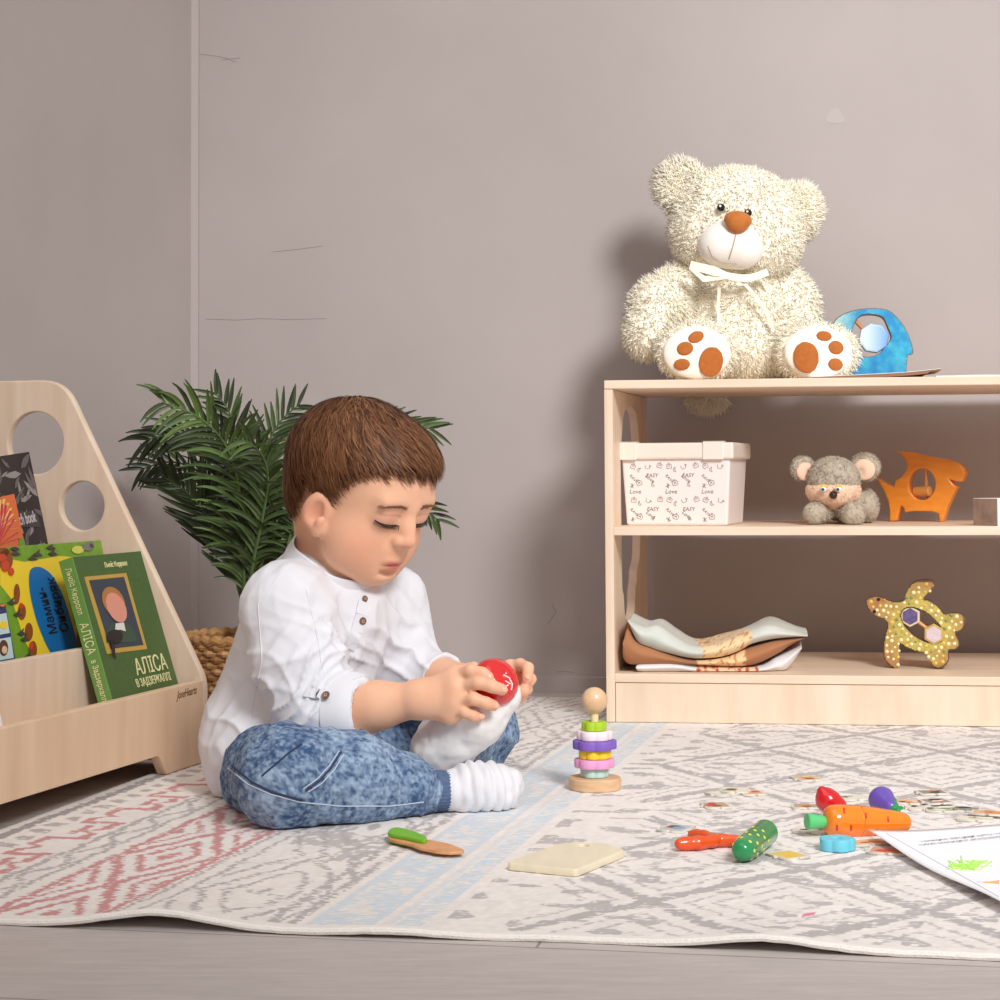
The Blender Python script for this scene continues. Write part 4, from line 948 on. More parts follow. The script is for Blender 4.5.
a = P(952,374,2.598)*V3(1,1,0)+V3(0,0,ZT+.0033); ps = catmull([a, a+eU*.06+V3(0,0,.0012), a+eU*.18+V3(0,0,.0016)], 6, False)
v, f = slab_strip(ps, [p[2]-.0004 for p in ps], eV*.11); tag(obj('paper_sheet', v, f, FM('white_paper', (242,242,240), .7), None, False), 'single white sheet curling up on top of the paper stack on the shelf', 'paper')

# ---- folded cloths on the bottom shelf
def cloth(label, top, bot, Y0, depth, mat, band, cols, seed):
    """folded cloth: the front fold between a top and a bottom contour, run back into the shelf"""
    nc, nr, st = 110, 9, 26
    def res(c):
        c = np.array(catmull(c, 8, False)); d = np.concatenate([[0], np.cumsum(np.linalg.norm(np.diff(c, axis=0), axis=1))]); t = np.linspace(0, d[-1], nc)
        return np.stack([np.interp(t, d, c[:,0]), np.interp(t, d, c[:,1])], 1)
    T, B_ = res(top), res(bot); w3 = lambda c, Y: np.array([P(x, y, Y) for x, y in c])
    T3, B3 = w3(T, Y0), w3(B_, Y0)
    rings = []                                              # closed loop of the section: up the front fold, over the top, back under
    for k in range(st):
        f = k/(st-1); e = min(1, f*10); ins = .5*(1-math.sqrt(max(0, 1-(1-e)**2)))
        Mx = (T3+B3)/2; t_ = T3+(Mx-T3)*ins; b_ = B3+(Mx-B3)*ins
        sh = eV*(depth*f)
        wv = .004*min(1, f*3); xx = np.concatenate([t_, b_[::-1]])+sh
        q = np.stack([xx[:,0], np.full(len(xx), depth*f), 0*xx[:,0]], 1); xx[:,2] += wv*noise3(q, 26, seed); xx[:,2] = np.maximum(xx[:,2], ZB+.0006); rings.append(xx)
    n = 2*nc; V = list(np.concatenate(rings)); F = []
    for k in range(st-1):
        for j in range(n):
            a, b = k*n+j, k*n+(j+1) % n; F.append((a, b, b+n, a+n))
    base = 0                                                 # front fold: rows between the two contours, bulging forward
    r0 = rings[0]; idx = [[j for j in range(nc)]]
    for r in range(1, nr-1):
        f = r/(nr-1); row = r0[:nc]*(1-f)+r0[nc:][::-1]*f-eV*.0035*math.sin(math.pi*f)
        idx.append(list(range(len(V), len(V)+nc))); V += list(row)
    idx.append([2*nc-1-j for j in range(nc)])
    for r in range(nr-1):
        for j in range(nc-1): F.append((idx[r][j+1], idx[r][j], idx[r+1][j], idx[r+1][j+1]))
    bk = (st-1)*n
    for j in range(nc-1): F.append((bk+j, bk+j+1, bk+n-2-j, bk+n-1-j))
    V = np.array(V); x0, x1 = P(band[0],650,Y0)[0], P(band[1],650,Y0)[0]
    nz = noise3(V, 120, seed+5); nz2 = noise3(V, 200, seed+6)
    C = np.tile(np.array(S(*cols[0])[:3]), (len(V),1)); m = (V[:,0] > x0) & (V[:,0] < x1)
    C[m] = np.array(S(*cols[1])[:3]); C[m & (np.abs(nz) < .10)] = np.array(S(*cols[2])[:3])
    if len(cols) > 3: C[m & (nz2 > .15)] = np.array(S(*cols[3])[:3])
    return tag(obj('folded_cloth', V, F, mat, None, True, col=C), label, 'cloth', 'folded cloths on the bottom shelf')
cm = M('soft_cotton', (1,1,1,1), .9, attr=True, sheen=.2, bump=.25, bs=700, spec=.1, var=.08, vs=25)
cloth('white folded cloth with a red printed band, lowest of the pile on the bottom shelf', [(636,666),(642,663.5),(675,661.6),(694,665.5),(716,667),(758,667),(775,659),(787,653.4),(801.5,645.5)], [(636,669),(641,672.3),(675,672.5),(710,674.3),(740,674),(758,673),(775,671.5),(787,669.5),(802,649)], 2.626, .13, cm, (696,758), ((236,236,238),(240,218,184),(206,150,96),(208,84,62)), 2)
cloth('brown folded cloth in the middle of the pile on the bottom shelf', [(623,641),(628.5,624),(634,639),(650,647),(688,660.0),(723,658),(741,652),(760,645),(776,640.5),(804,637)], [(622.5,646),(622.5,658),(628,664.5),(640,665.5),(688,665.2),(716.6,666),(749.6,666.5),(776,655),(790,646),(804,638.5)], 2.622, .14, cm, (697,746), ((178,124,88),(236,206,160),(196,130,80)), 9)
cloth('pale grey-green folded cloth on top of the pile on the bottom shelf', [(627.5,620),(644,627.5),(657,626),(672.6,636),(688,645),(703,647),(723,642),(752,631),(769,626),(787,629.7),(808,635)], [(627.8,622),(637,642),(652,649),(666,653.5),(688,658.5),(704,659),(723,657),(741,650.7),(752,645),(776,639.5),(807,637)], 2.618, .14, cm, (703,752), ((208,212,204),(240,214,170),(204,134,84)), 17)

# ================================================================== palm in a basket
def palm():
    base = P(255,700,2.70); base[2] = RZ+0.001
    t = thing('potted_palm', 'green palm in a woven basket standing in the corner behind the child', 'plant', base)
    # basket: woven strands round a tapering wall
    def strand_col(k): return S(*[(196,146,92),(176,124,72),(210,164,110)][k % 3])
    mb = MB(); H0 = .104
    prof = lambda z: .072+.020*math.sin(min(1, z/H0)*1.6)
    for k in range(13):
        z = .004+k*H0/13; pts = []
        for a in np.linspace(0, 2*math.pi, 97):
            pts.append(base+V3((prof(z)+.0025*math.sin(a*24+k*math.pi))*math.cos(a), (prof(z)+.0025*math.sin(a*24+k*math.pi))*math.sin(a), z))
        mb.tube(pts, .0048, 6, c=strand_col(k), caps=False)
    pts = [base+V3((prof(H0)+.001)*math.cos(a), (prof(H0)+.001)*math.sin(a), H0+.004+.002*math.sin(a*30)) for a in np.linspace(0, 2*math.pi, 121)]; mb.tube(pts, .0065, 8, c=strand_col(0), caps=False)
    mb.put('basket', M('water_hyacinth', (1,1,1,1), .75, attr=True, var=.35, vs=120, bump=.4, bs=300), t, smooth=True, col=True)
    mb = MB(); mb.lathe([(0,0),(.066,0),(.086,.10),(0,.10)], base, (0,0,1), 32); mb.put('soil', FM('soil', (58,44,36), .9), t)
    leaf = translucent(M('palm_leaf', (1,1,1,1), .42, attr=True, var=.25, vs=60), .15)
    def frond(pix, nl, L0, spread, droop, seed, shade=1.0, tipL=.4, leafw=.0027, start=.25):
        r = np.random.default_rng(seed); rach = catmull([P(*q) for q in pix], 10, False); n = len(rach)
        seg = np.linalg.norm(np.diff(rach, axis=0), axis=1); cum = np.concatenate([[0], np.cumsum(seg)]); tot = cum[-1]
        mb = MB(); g0 = np.array([92,116,64])*shade
        mb.tube(list(rach), list(np.linspace(.0032,.0009,n)), 6, c=S(*np.clip(g0*1.05, 0, 255)))
        view = nrm(CL-rach[n//2])
        nl = int(nl*1.45)
        for k in range(nl):
            f = start+(1-start)*(k+.5)/nl; s_ = f*tot; i = min(np.searchsorted(cum, s_), n-1); i = max(i, 1); u = (s_-cum[i-1])/max(seg[i-1], 1e-9)
            p = rach[i-1]*(1-u)+rach[i]*u; T = nrm(rach[min(i+1, n-1)]-rach[max(i-2, 0)])
            B = nrm(np.cross(T, view)+.35*r.normal(0,1,3)*.5); 
            for sd in (-1, 1):
                L = 1.15*L0*(1-(1-tipL)*abs(f-.55)/.5)*r.uniform(.85,1.1)
                d = nrm(T*(.75+.35*f)+B*sd*spread+view*r.uniform(-.25,.35)); pts = []; ws = []
                w0 = leafw*r.uniform(.85,1.15)
                q = p.copy(); m = 7
                for j in range(m):
                    x = j/(m-1); pts.append(q.copy()); ws.append(w0*math.sin(math.pi*min(.97, .12+.86*x**.8))**.8+.0003)
                    q = q+d*L/(m-1); d = nrm(d+V3(0,0,-1)*droop*.22)
                # folded blade: two faces meeting in a keel
                nb_ = nrm(np.cross(d, B)+1e-6); v = []
                for q2, w2, j in zip(pts, ws, range(m)):
                    tt = nrm(pts[min(j+1, m-1)]-pts[max(j-1, 0)]); sdv = nrm(np.cross(tt, nrm(view+.5*r.normal(0,.3,3)))); kk = np.cross(sdv, tt)
                    v += [q2-sdv*w2+kk*w2*.25, q2-kk*w2*.15, q2+sdv*w2+kk*w2*.25]
                fa = []
                for j in range(m-1):
                    a = 3*j; fa += [(a,a+1,a+4,a+3),(a+1,a+2,a+5,a+4)]
                g = np.clip(g0*r.uniform(.55,1.1)*np.array([1,1,r.uniform(.8,1.1)]), 0, 255); mb.add(v, fa, S(*g))
        mb.put('frond', leaf, t, smooth=True, col=True)
    F_ = [
     ([(246,628,2.70),(238,570,2.69),(240,500,2.66),(228,450,2.62),(200,418,2.58),(162,402,2.55)], 20, .085, .75, .75, 1, 1.15),
     ([(246,628,2.70),(240,560,2.70),(236,490,2.70),(218,450,2.68),(185,434,2.66),(146,440,2.64)], 18, .085, .6, .5, 2, .75),
     ([(247,628,2.70),(238,585,2.70),(224,545,2.70),(206,515,2.69),(186,492,2.68),(165,478,2.67)], 18, .075, .75, -.2, 3, .75),
     ([(248,628,2.71),(246,560,2.72),(244,490,2.73),(238,440,2.74),(228,410,2.75),(214,392,2.75)], 18, .07, .8, .1, 4, .85),
     ([(250,628,2.71),(254,560,2.73),(258,490,2.75),(266,450,2.76),(280,422,2.77),(300,404,2.78)], 18, .07, .8, .15, 5, .85),
     ([(250,628,2.72),(262,560,2.74),(290,490,2.78),(330,445,2.80),(380,425,2.80),(434,429,2.80)], 18, .07, .5, .2, 6, .95),
     ([(250,628,2.72),(270,580,2.76),(320,530,2.80),(370,500,2.82),(410,500,2.82),(440,522,2.82)], 16, .06, .7, .3, 7, .8),
     ([(248,628,2.69),(252,570,2.67),(262,520,2.65),(268,480,2.63),(262,455,2.61),(246,440,2.59)], 16, .075, .8, .9, 8, .95),
     ([(248,628,2.69),(256,580,2.68),(272,540,2.67),(288,520,2.66),(296,530,2.65),(298,560,2.65)], 14, .075, .7, .9, 9, .9),
     ([(248,628,2.69),(244,590,2.68),(246,550,2.67),(256,520,2.66),(270,505,2.65),(284,505,2.65)], 15, .07, .8, 1.0, 10, .9),
     ([(247,628,2.71),(236,560,2.74),(220,500,2.77),(196,470,2.79),(168,462,2.80),(140,470,2.80)], 16, .07, .7, .3, 11, .6),
     ([(250,628,2.70),(258,575,2.69),(264,540,2.68),(262,500,2.68),(254,475,2.67),(240,462,2.66)], 15, .08, .85, .8, 12, .7),
    ]
    for f in F_: frond(*f[:5], seed=f[5], shade=f[6])
palm()
# ================================================================== the child
HO = P(363.5, 471.5, 2.05)                                     # centre of the skull
hyaw, hpit = math.radians(50), math.radians(27)
Fh = V3(math.sin(hyaw), -math.cos(hyaw), 0)
HF = Fh*math.cos(hpit)-eZ*math.sin(hpit); HU = Fh*math.sin(hpit)+eZ*math.cos(hpit); HR = np.cross(HF, HU)
HM = np.stack([HR, HF, HU], 1)                               # head frame: right, forward, up
def hd(x, y, z): return HO+HM@V3(x, y, z)
def hin(p): return (p-HO)@HM
skin = M('skin', (1,1,1,1), .48, attr=True, sss=.35, bump=.06, bs=900, spec=.35)
boy = thing('child', 'young child in a white shirt and blue jeans sitting cross-legged, holding a red toy tomato', 'person', G(300,800,RZ))
# -- joints
N0 = P(330,592,2.085)
rS, rE, rW = P(286,607,2.005), P(322,714,1.975), P(421,699,1.945)
lS, lE, lW = P(386,604,2.165), P(410,674,2.13), P(484,686,2.015)
rH, rK, rA = P(264,752,2.07), P(287,777,1.872), P(424,790,1.932)
lH, lK, lA = P(308,746,2.15), P(474,726,2.215), P(446,743,2.055)
h = .0022
s = SDF((-.31,1.80,.0), (.045,2.30,.40), h)
# skull, face
s.ell(hd(0,-.006,.002), (.0640,.0775,.0625), HM, .01)
s.ell(hd(0,.026,.006), (.0520,.050,.050), HM, .03)
s.ell(hd(0,.024,-.040), (.0535,.050,.055), HM, .02)
for sx in (-1, 1): s.ell(hd(.0290*sx,.042,-.057), (.0285,.0285,.029), HM, .022)
s.ell(hd(0,.040,-.073), (.041,.036,.025), HM, .022); s.ell(hd(0,.0615,-.0855), (.017,.0115,.0105), HM, .022)
for sx in (-1, 1):
    s.ell(hd(.0255*sx,.0925,-.0115), (.015,.0145,.011), HM, .016, 's')         # eye socket
    s.ell(hd(.0245*sx,.0650,-.0150), (.0148,.0132,.0125), HM, .007)           # lowered lid over the eye
    s.ell(hd(.021*sx,.0715,.001), (.015,.005,.005), HM, .014)
s.chain([hd(0,.0760,-.006), hd(0,.0810,-.022), hd(0,.0885,-.0350)], [.0055,.0062,.0085], .010)
for sx in (-1, 1):
    s.ell(hd(.0085*sx,.0835,-.0380), (.0060,.0070,.0055), HM, .005); s.ell(hd(.0048*sx,.0895,-.0440), (.0026,.0034,.0022), HM, .002, 's')
s.ell(hd(0,.0760,-.0520), (.014,.0065,.009), HM, .012)                        # upper lip mound
s.ell(hd(0,.0775,-.0620), (.0150,.0072,.0042), HM, .005); s.ell(hd(0,.0772,-.0698), (.0125,.0070,.0046), HM, .005)
mp_ = [hd(x, .0835-.42*abs(x)**1.0*.5, -.0668-.0022*(abs(x)/.014)**2+.0006*math.cos(x*400)) for x in np.linspace(-.0165, .0165, 9)]
s.chain(mp_, [.0008]*9, .0018, 's')
s.ell(hd(0,.0775,-.0780), (.011,.0040,.0024), HM, .007, 's')                  # under the lip
for sx in (-1, 1):                                                            # ears
    Re = HM@Rz(math.radians(20*sx))@Rx(math.radians(-12))
    c = hd(.0620*sx,.016,-.039)
    s.ell(c+HM@V3(.003*sx,-.002,.002), (.0085,.0150,.0222), Re, .006); s.ell(c+HM@V3(0,.006,-.015), (.007,.008,.010), Re, .006)
    s.ell(c+HM@V3(.0112*sx,.004,.002), (.0080,.0092,.0155), Re, .003, 's'); s.ell(c+HM@V3(.0085*sx,.0055,-.002), (.006,.006,.007), Re, .004, 's'); s.ell(c+HM@V3(.0055*sx,.0085,-.006), (.003,.004,.006), Re, .003)
s.ell(hd(0,-.024,-.042), (.047,.044,.046), HM, .02)
# neck, trunk, limbs: one body under the clothes
s.cone(hd(0,-.026,-.050), N0, .037, .042, .02)
s.ell(P(316,640,2.08), (.064,.064,.075), None, .03); s.ell(P(290,738,2.09), (.062,.058,.058), None, .03)
s.chain([N0, rS], [.035,.032], .02); s.chain([N0, lS], [.035,.032], .02)
s.chain([rS, rE], [.031,.027], .01); s.chain([rE, rE*.45+rW*.55, rW], [.0255,.0228,.0170], .012)
s.chain([lS, lE, lW], [.031,.026,.0175], .01)
for H_, K_, A_ in ((P(272,772,2.05), rK, rA), (lH, lK, lA)): s.chain([H_, K_, A_], [.034,.034,.016], .01)
s.chain([rA, P(500,789,1.958)], [.016,.014], .01); s.chain([lA, P(440,752,1.985), P(503,700,1.957)], [.018,.018,.012], .01)
# hands: palm, four fingers with bends, thumb
def hand(wr, kn, fingers, rk=.0105):
    for k_, q in zip(kn, (1, 1, 1, 1)): s.cone(wr, k_, .0150, rk, .010)
    for i in range(3): s.cone(kn[i], kn[i+1], rk, rk, .008)
    for f, r0 in fingers:
        rr_ = np.linspace(r0, r0*.84, len(f)); s.chain(f, list(rr_), .0022)
rk_ = [P(455,677.5,1.938), P(457,688,1.930), P(455,701,1.930), P(450,712,1.934)]
hand(rW, rk_, [
 ([rk_[0], P(471,671,1.921), P(482,673.5,1.917), P(488,677,1.916)], .0070),
 ([rk_[1], P(478,682.5,1.915), P(492,686.5,1.9125), P(502,689.5,1.916)], .0070),
 ([rk_[2], P(474,699,1.915), P(486,703,1.913), P(493.5,705.5,1.917)], .0067),
 ([rk_[3], P(465,712.5,1.920), P(473,715.5,1.918), P(479.5,716.5,1.920)], .0061),
 ([P(432,692,1.960), P(448,678,1.978), P(462,671,1.984), P(474,668,1.978)], .0078)])
lk_ = [P(511,670,1.990), P(513,677,1.998), P(512,684,2.000), P(510,690,2.000)]
hand(lW, lk_, [
 ([lk_[0], P(520,664.5,1.982), P(528,668,1.968), P(527.5,679,1.957)], .0066),
 ([lk_[1], P(524,675,1.990), P(530.5,679,1.975), P(526,686,1.962)], .0066),
 ([lk_[2], P(522,685,1.992), P(527,689,1.978), P(522,694,1.966)], .0063),
 ([lk_[3], P(518,692,1.995), P(522,697,1.983), P(518,700,1.972)], .0058),
 ([P(497,686,2.003), P(508,695,1.985), P(518,697,1.966), P(523.5,691,1.955)], .0078)], .0092)
s.above(RZ+.002)
BV, BF = s.mesh(); body_bvh = bvh_of(BV, BF)
L = hin(BV); x, y, z = L[:,0], L[:,1], L[:,2]
base = np.array(S(236,186,154)[:3]); C = np.tile(base, (len(BV),1))
g = lambda cx, cy, cz, r: np.exp(-(((np.abs(x)-cx)**2+(y-cy)**2+(z-cz)**2)/r**2))[:,None]
def mixc(w, c, a):
    global C
    C = C*(1-w*a)+np.array(S(*c)[:3])*w*a
onhead = (np.linalg.norm(BV-HO, axis=1) < .125)[:,None]
mixc(g(.036,.058,-.052,.022)*onhead, (226,146,118), .5); mixc(g(0,.090,-.036,.010)*onhead, (228,150,126), .45)
mixc(g(.068,.010,-.039,.022)*onhead, (228,150,124), .5); mixc(g(.024,.078,-.012,.010)*onhead, (222,162,142), .4)
lip = (np.exp(-((x/.0118)**4))*np.exp(-(((z+.0668)/.0058)**4))*(y > .072))[:,None]*onhead; mixc(lip, (204,104,98), .85)
mixc((np.exp(-((x/.014)**4))*np.exp(-(((z+.0672)/.0012)**2))*(y > .074))[:,None]*onhead, (140,70,66), .7)
crease_shade = (np.exp(-(((z+.0125-.0022*(1-((np.abs(x)-.0245)/.0135)**2))/.0011)**2))*(np.abs(np.abs(x)-.0245) < .0130)*(y > .06))[:,None]*onhead; mixc(crease_shade, (176,116,94), .55)  # shade of the upper-lid crease, put into the skin colour
hand_w = (np.exp(-(np.min([np.linalg.norm(BV-f, axis=1) for f in (P(488,677,1.916),P(502,689.5,1.916),P(493.5,705.5,1.917),P(479.5,716.5,1.92),P(527.5,679,1.957),P(523.5,691,1.955))], axis=0)/.010)**2))[:,None]; mixc(hand_w, (228,150,124), .5)
C *= (1+.03*noise3(BV, 120, 2, 2))[:,None]
body = obj('body', BV, BF, skin, boy, col=np.clip(C, 0, 1))

# fingernails
nail = M('fingernail', S(238,180,154), .35, coat=.2)
for a_, b_, r_ in ((P(482,673.5,1.917), P(488,677,1.916), .0059), (P(492,686.5,1.9125), P(502,689.5,1.916), .0059), (P(486,703,1.913), P(493.5,705.5,1.917), .0056), (P(473,715.5,1.918), P(479.5,716.5,1.920), .0051), (P(528,668,1.968), P(527.5,679,1.957), .0055)):
    d_ = nrm(b_-a_); out = nrm(V3(0,-1,.25)-d_*np.dot(V3(0,-1,.25), d_)); sd_ = np.cross(d_, out); c_ = b_+out*(r_-.0009)+d_*.0006
    s2 = SDF(c_-.008, c_+.008, .0006); s2.ell(c_, (.0030,.0010,.0038), np.stack([sd_, out, d_], 1), .001); nv_, nf_ = s2.mesh(); obj('fingernail', nv_, nf_, nail, boy)
# -- eyes: a sliver under the lowered lids, lashes, brows
head_local = lambda px_, py_, pz_: hd(px_, py_, pz_)
def face_pt(x0, z0):
    o = hd(x0, .16, z0); r = body_bvh.ray_cast(Vector(o), Vector(-HF)); return np.array(r[0]), np.array(r[1])
eyem = FM('eye_dark', (46,34,30), .15); lashm = FM('lash', (44,30,26), .7); browm = FM('brow_hair', (140,100,76), .8)
for sx in (1, -1):
    arc = []
    for t in np.linspace(-1, 1, 13):
        xx = sx*(.0245+.0135*t); zz = -.0212-.0024*(1-t*t)+.0010*t; p, n = face_pt(xx, zz); arc.append((p, n))
    mb = MB(); mb.tube([p+n*.0002 for p, n in arc], [.0004+.0015*math.sin(math.pi*min(.98, .02+i/12.5)) for i in range(13)], 8); mb.put('eye', eyem, boy, smooth=True)
    mb = MB()
    for t in np.linspace(-1, 1, 26):
        i = (t+1)*6; k = int(min(11, i)); p = arc[k][0]*(1-(i-k))+arc[k+1][0]*(i-k); n = arc[k][1]
        d = nrm(n*.7-HU*.75+HR*sx*(.45*t)); L_ = .0062*(.75+.35*abs(t))
        mb.tube([p+HU*.0006, p+d*L_*.55, p+d*L_*.9+HU*.0008], [.00042,.00032,.00008], 5)
    mb.put('eyelashes', lashm, boy, smooth=True)
    mb = MB(); rr = np.random.default_rng(3+sx)
    for k in range(150):
        t = rr.random(); xx = sx*(.0095+.0305*t); zz = -.0018+.0052*math.sin(t*2.3)-.0056*t+rr.normal(0,.0011)*(1-.5*t); p, n = face_pt(xx, zz)
        d = nrm(HR*sx*(.85)+HU*(.45-.75*t)+n*.12); L_ = .0058*rr.uniform(.7,1.2); mb.tube([p+n*.0001, p+d*L_*.5+n*.0006, p+d*L_+n*.0002], [.00022,.00018,.00005], 4, caps=False)
    mb.put('eyebrow', browm, boy, smooth=True)

# -- hair: a cap with combed strands
def hairline(phi):
    a = np.abs(phi); k = np.array([0, 35, 55, 68, 76, 84, 96, 108, 122, 140, 180.]); v = np.array([.036, .033, .023, .005, -.028, -.046, -.022, -.018, -.060, -.074, -.080])
    return np.interp(np.degrees(a), k, v)
def skull(p):
    q = [(p-V3(0,-.006,.002))/V3(.0640,.0775,.0625), (p-V3(0,.026,.006))/V3(.0520,.050,.050)]; r = [V3(.0640,.0775,.0625), V3(.0520,.050,.050)]
    d = []
    for a, b in zip(q, r):
        k0 = np.sqrt((a**2).sum(-1)); k1 = np.sqrt(((a/b)**2).sum(-1)); d.append(k0*(k0-1)/np.maximum(k1, 1e-6))
    a = (p-V3(0,-.024,-.042))/V3(.047,.044,.046); k0 = np.sqrt((a**2).sum(-1)); k1 = np.sqrt(((a/V3(.047,.044,.046))**2).sum(-1)); d.append(k0*(k0-1)/np.maximum(k1, 1e-6))
    hh = np.maximum(.02-np.abs(d[0]-d[1]), 0)/.02; m_ = np.minimum(d[0], d[1])-hh*hh*.02/4
    hh = np.maximum(.02-np.abs(m_-d[2]), 0)/.02; return np.minimum(m_, d[2])-hh*hh*.02/4
def hgap(p):
    phi = np.arctan2(p[...,0], p[...,1]-.0); return p[...,2]-hairline(phi)
gx = np.arange(-.092, .093, .0022); gy = np.arange(-.112, .104, .0022); gz = np.arange(-.096, .098, .0022)
sd = SDF((gx[0],gy[0],gz[0]), (gx[-1],gy[-1],gz[-1]), .0022)
PX = np.stack(np.meshgrid(*[a.astype(float) for a in sd.ax], indexing='ij'), -1)
gap = hgap(PX); thick = np.interp(gap, [0,.012,.035,.08], [.0030,.0060,.0078,.0085])
ctr = V3(.0,-.05,.06)
pl_ = PX-ctr; ang = np.arctan2(pl_[...,0], pl_[...,1]); thick = thick*(1+.10*np.sin(ang*17+6*np.sin(ang*3))+.08*np.sin(ang*41+PX[...,2]*60))
front = np.clip(PX[...,1]/.06, 0, 1)*np.clip((PX[...,2]-.0)/.05, 0, 1); thick = thick+.0045*front
wav = .0055*np.sin(np.arctan2(PX[...,0], PX[...,1])*23)+.003*np.sin(np.arctan2(PX[...,0], PX[...,1])*51+1)
sd.v = np.maximum(skull(PX)-thick, (-(gap+wav))*.75).astype(np.float32); sd.v = np.maximum(sd.v, -(skull(PX)+.006)).astype(np.float32)
HVl, HFa = sd.mesh()
HVw = HO+HVl@HM.T
hc1, hc2 = np.array(S(84,52,36)[:3]), np.array(S(116,76,52)[:3])
hn = noise3(np.stack([np.arctan2((HVl-ctr)[:,0], (HVl-ctr)[:,1])*.5, 0*HVl[:,0], 0*HVl[:,0]], 1), 40, 4, 2)[:,None]
hcol = hc1*(.5-.5*hn)+hc2*(.5+.5*hn)
# strands combed away from the crown
rr = np.random.default_rng(21); NS = 9000
Hn = vnormals(HVl, HFa)
p0, n0 = tri_sample(HVl, HFa, NS*2, rr); ok = (skull(p0) > .003); p0, n0 = p0[ok][:NS], n0[ok][:NS]; NS = len(p0)
st = 6; Ls = rr.uniform(.016,.034,NS)*np.interp(hgap(p0), [0,.02,.06], [.5,.9,1.2]); q = p0.copy(); pts = [q-n0*.0012]
lift = rr.uniform(.0004,.0022,NS); fl = rr.normal(0,.16,(NS,3))
crown = V3(-.010,-.050,.052)
def flow(q):
    d = q-crown; d = d/np.maximum(np.linalg.norm(d, axis=1), 1e-6)[:,None]
    side = np.clip(np.abs(q[:,0])/.06, 0, 1)[:,None]; d = d+V3(0,.35,-.25)*side*np.clip((q[:,1:2]+.05)/.1, 0, 1)+V3(-.75,0,0)*np.clip((q[:,1:2]-.01)/.06, 0, 1)*np.clip((q[:,2:3]+.01)/.03, 0, 1)
    return d
for k in range(1, st):
    g_ = np.stack([(skull(q+e)-skull(q-e))/(2e-3) for e in np.eye(3)*1e-3], 1); g_ /= np.maximum(np.linalg.norm(g_, axis=1), 1e-6)[:,None]
    d = flow(q)+fl; d = d-g_*(d*g_).sum(1)[:,None]; d /= np.maximum(np.linalg.norm(d, axis=1), 1e-6)[:,None]
    q = q+d*(Ls/(st-1))[:,None]; pts.append(q+g_*(lift*math.sin(math.pi*k/(st-1)*.8))[:,None]-g_*(.0006*k/(st-1)))
sdv = np.cross(d, g_); wd = rr.uniform(.0005,.0011,NS)
tv = []; 
for k in range(st):
    w_ = (wd*(1-.85*(k/(st-1))**1.5))[:,None]; tv += [pts[k]-sdv*w_, pts[k]+sdv*w_]
TV = np.stack(tv, 1).reshape(-1,3); i = np.arange(NS)*2*st
TF = np.concatenate([np.stack([i+2*k, i+2*k+1, i+2*k+3, i+2*k+2], 1) for k in range(st-1)])
shade = np.clip(rr.normal(.5,.28,NS), 0, 1.15)[:,None]; scol = np.array(S(70,42,28)[:3])*(1-shade)+np.array(S(142,96,64)[:3])*shade
hair_m = M('brown_hair', (1,1,1,1), .5, attr=True, spec=.22)
V_ = np.concatenate([HVw, HO+TV@HM.T]); F_ = np.concatenate([HFa, TF+len(HVw)]); C_ = np.concatenate([hcol, np.repeat(scol, 2*st, 0)])
obj('hair', V_, F_, hair_m, boy, col=C_)

# ------------------------------------------------------------------ shirt
tU = nrm(N0-P(285,748,2.085)); tF = V3(math.sin(math.radians(58)), -math.cos(math.radians(58)), 0)
cuffE = P(357,713,1.962)
s = SDF((-.335,1.90,.0), (.0,2.30,.345), .0025)
s.ell(P(322,618,2.085), (.074,.074,.070), None, .03); s.ell(P(306,660,2.085), (.080,.076,.075), None, .03)
s.ell(P(286,722,2.085), (.086,.080,.070), None, .03); s.ell(P(258,752,2.065), (.056,.078,.052), None, .03)
s.cone(P(246,765,2.06), P(229,782,2.04), .040, .014, .02); s.cone(P(262,740,2.02), P(305,728,1.985), .036, .030, .02)
s.cone(P(308,590,2.085), P(328,597,2.085), .042, .036, .02)
s.chain([P(322,600,2.08), rS], [.036,.042], .03); s.chain([P(335,600,2.09), lS], [.036,.041], .03)
s.chain([rS, rS*.5+rE*.5+V3(-.006,0,0), rE], [.045,.045,.043], .02); s.chain([rE, cuffE], [.041,.034], .015)
s.chain([lS, lE], [.042,.037], .02); s.chain([lE, P(440,680,2.085)], [.037,.029], .015)
s.ell(P(372,640,2.12), (.045,.04,.05), None, .03)
for e0, e1 in ((rE, cuffE), (lE, P(440,680,2.085))):                         # sleeves end open at the forearm
    q = nrm(e1-e0); s.cone(e1+q*.055, e1+q*.075, .054, .054, .002, 's')
V, F = s.mesh(); N = vnormals(V, F)
# cloth folds: broad wrinkles radiating at the elbow, armpit and waist plus soft noise
def wrinkle(V, c, ax, rad, fr, amp, seed):
    d = np.linalg.norm(V-c, axis=1); w = np.exp(-(d/rad)**2); ph = (V-c)@nrm(ax)*fr+3.4*noise3(V, 18, seed)
    r = 1-np.abs(np.sin(ph)); return amp*w*(r**2-.35)
fr_ = nrm(cuffE-rE); ua = nrm(rE-rS)
fold = noise3(V@np.array([[.86,0,.5],[0,1,0],[-.5,0,.86]])*V3(1.0,.8,.22), 40, 51, 2); dsp = .0030*noise3(V, 22, 1, 2)+.0009*noise3(V, 70, 7)+.0050*(.5-np.abs(fold)*2.2)*np.clip(1-((V-P(330,600,2.08))**2).sum(1)/.0009, .0, 1).clip(0,1)*0+.0022*(.35-np.abs(fold)*1.8)
dsp += wrinkle(V, rE+V3(.012,-.03,.02), ua*.8+fr_*.7, .055, 150, .0085, 3)
dsp += wrinkle(V, rS*.45+rE*.55+V3(.02,-.02,0), ua+V3(.6,0,0), .045, 130, .0065, 5)
dsp += wrinkle(V, P(340,640,2.0), V3(.8,0,.7), .05, 140, .0070, 6)
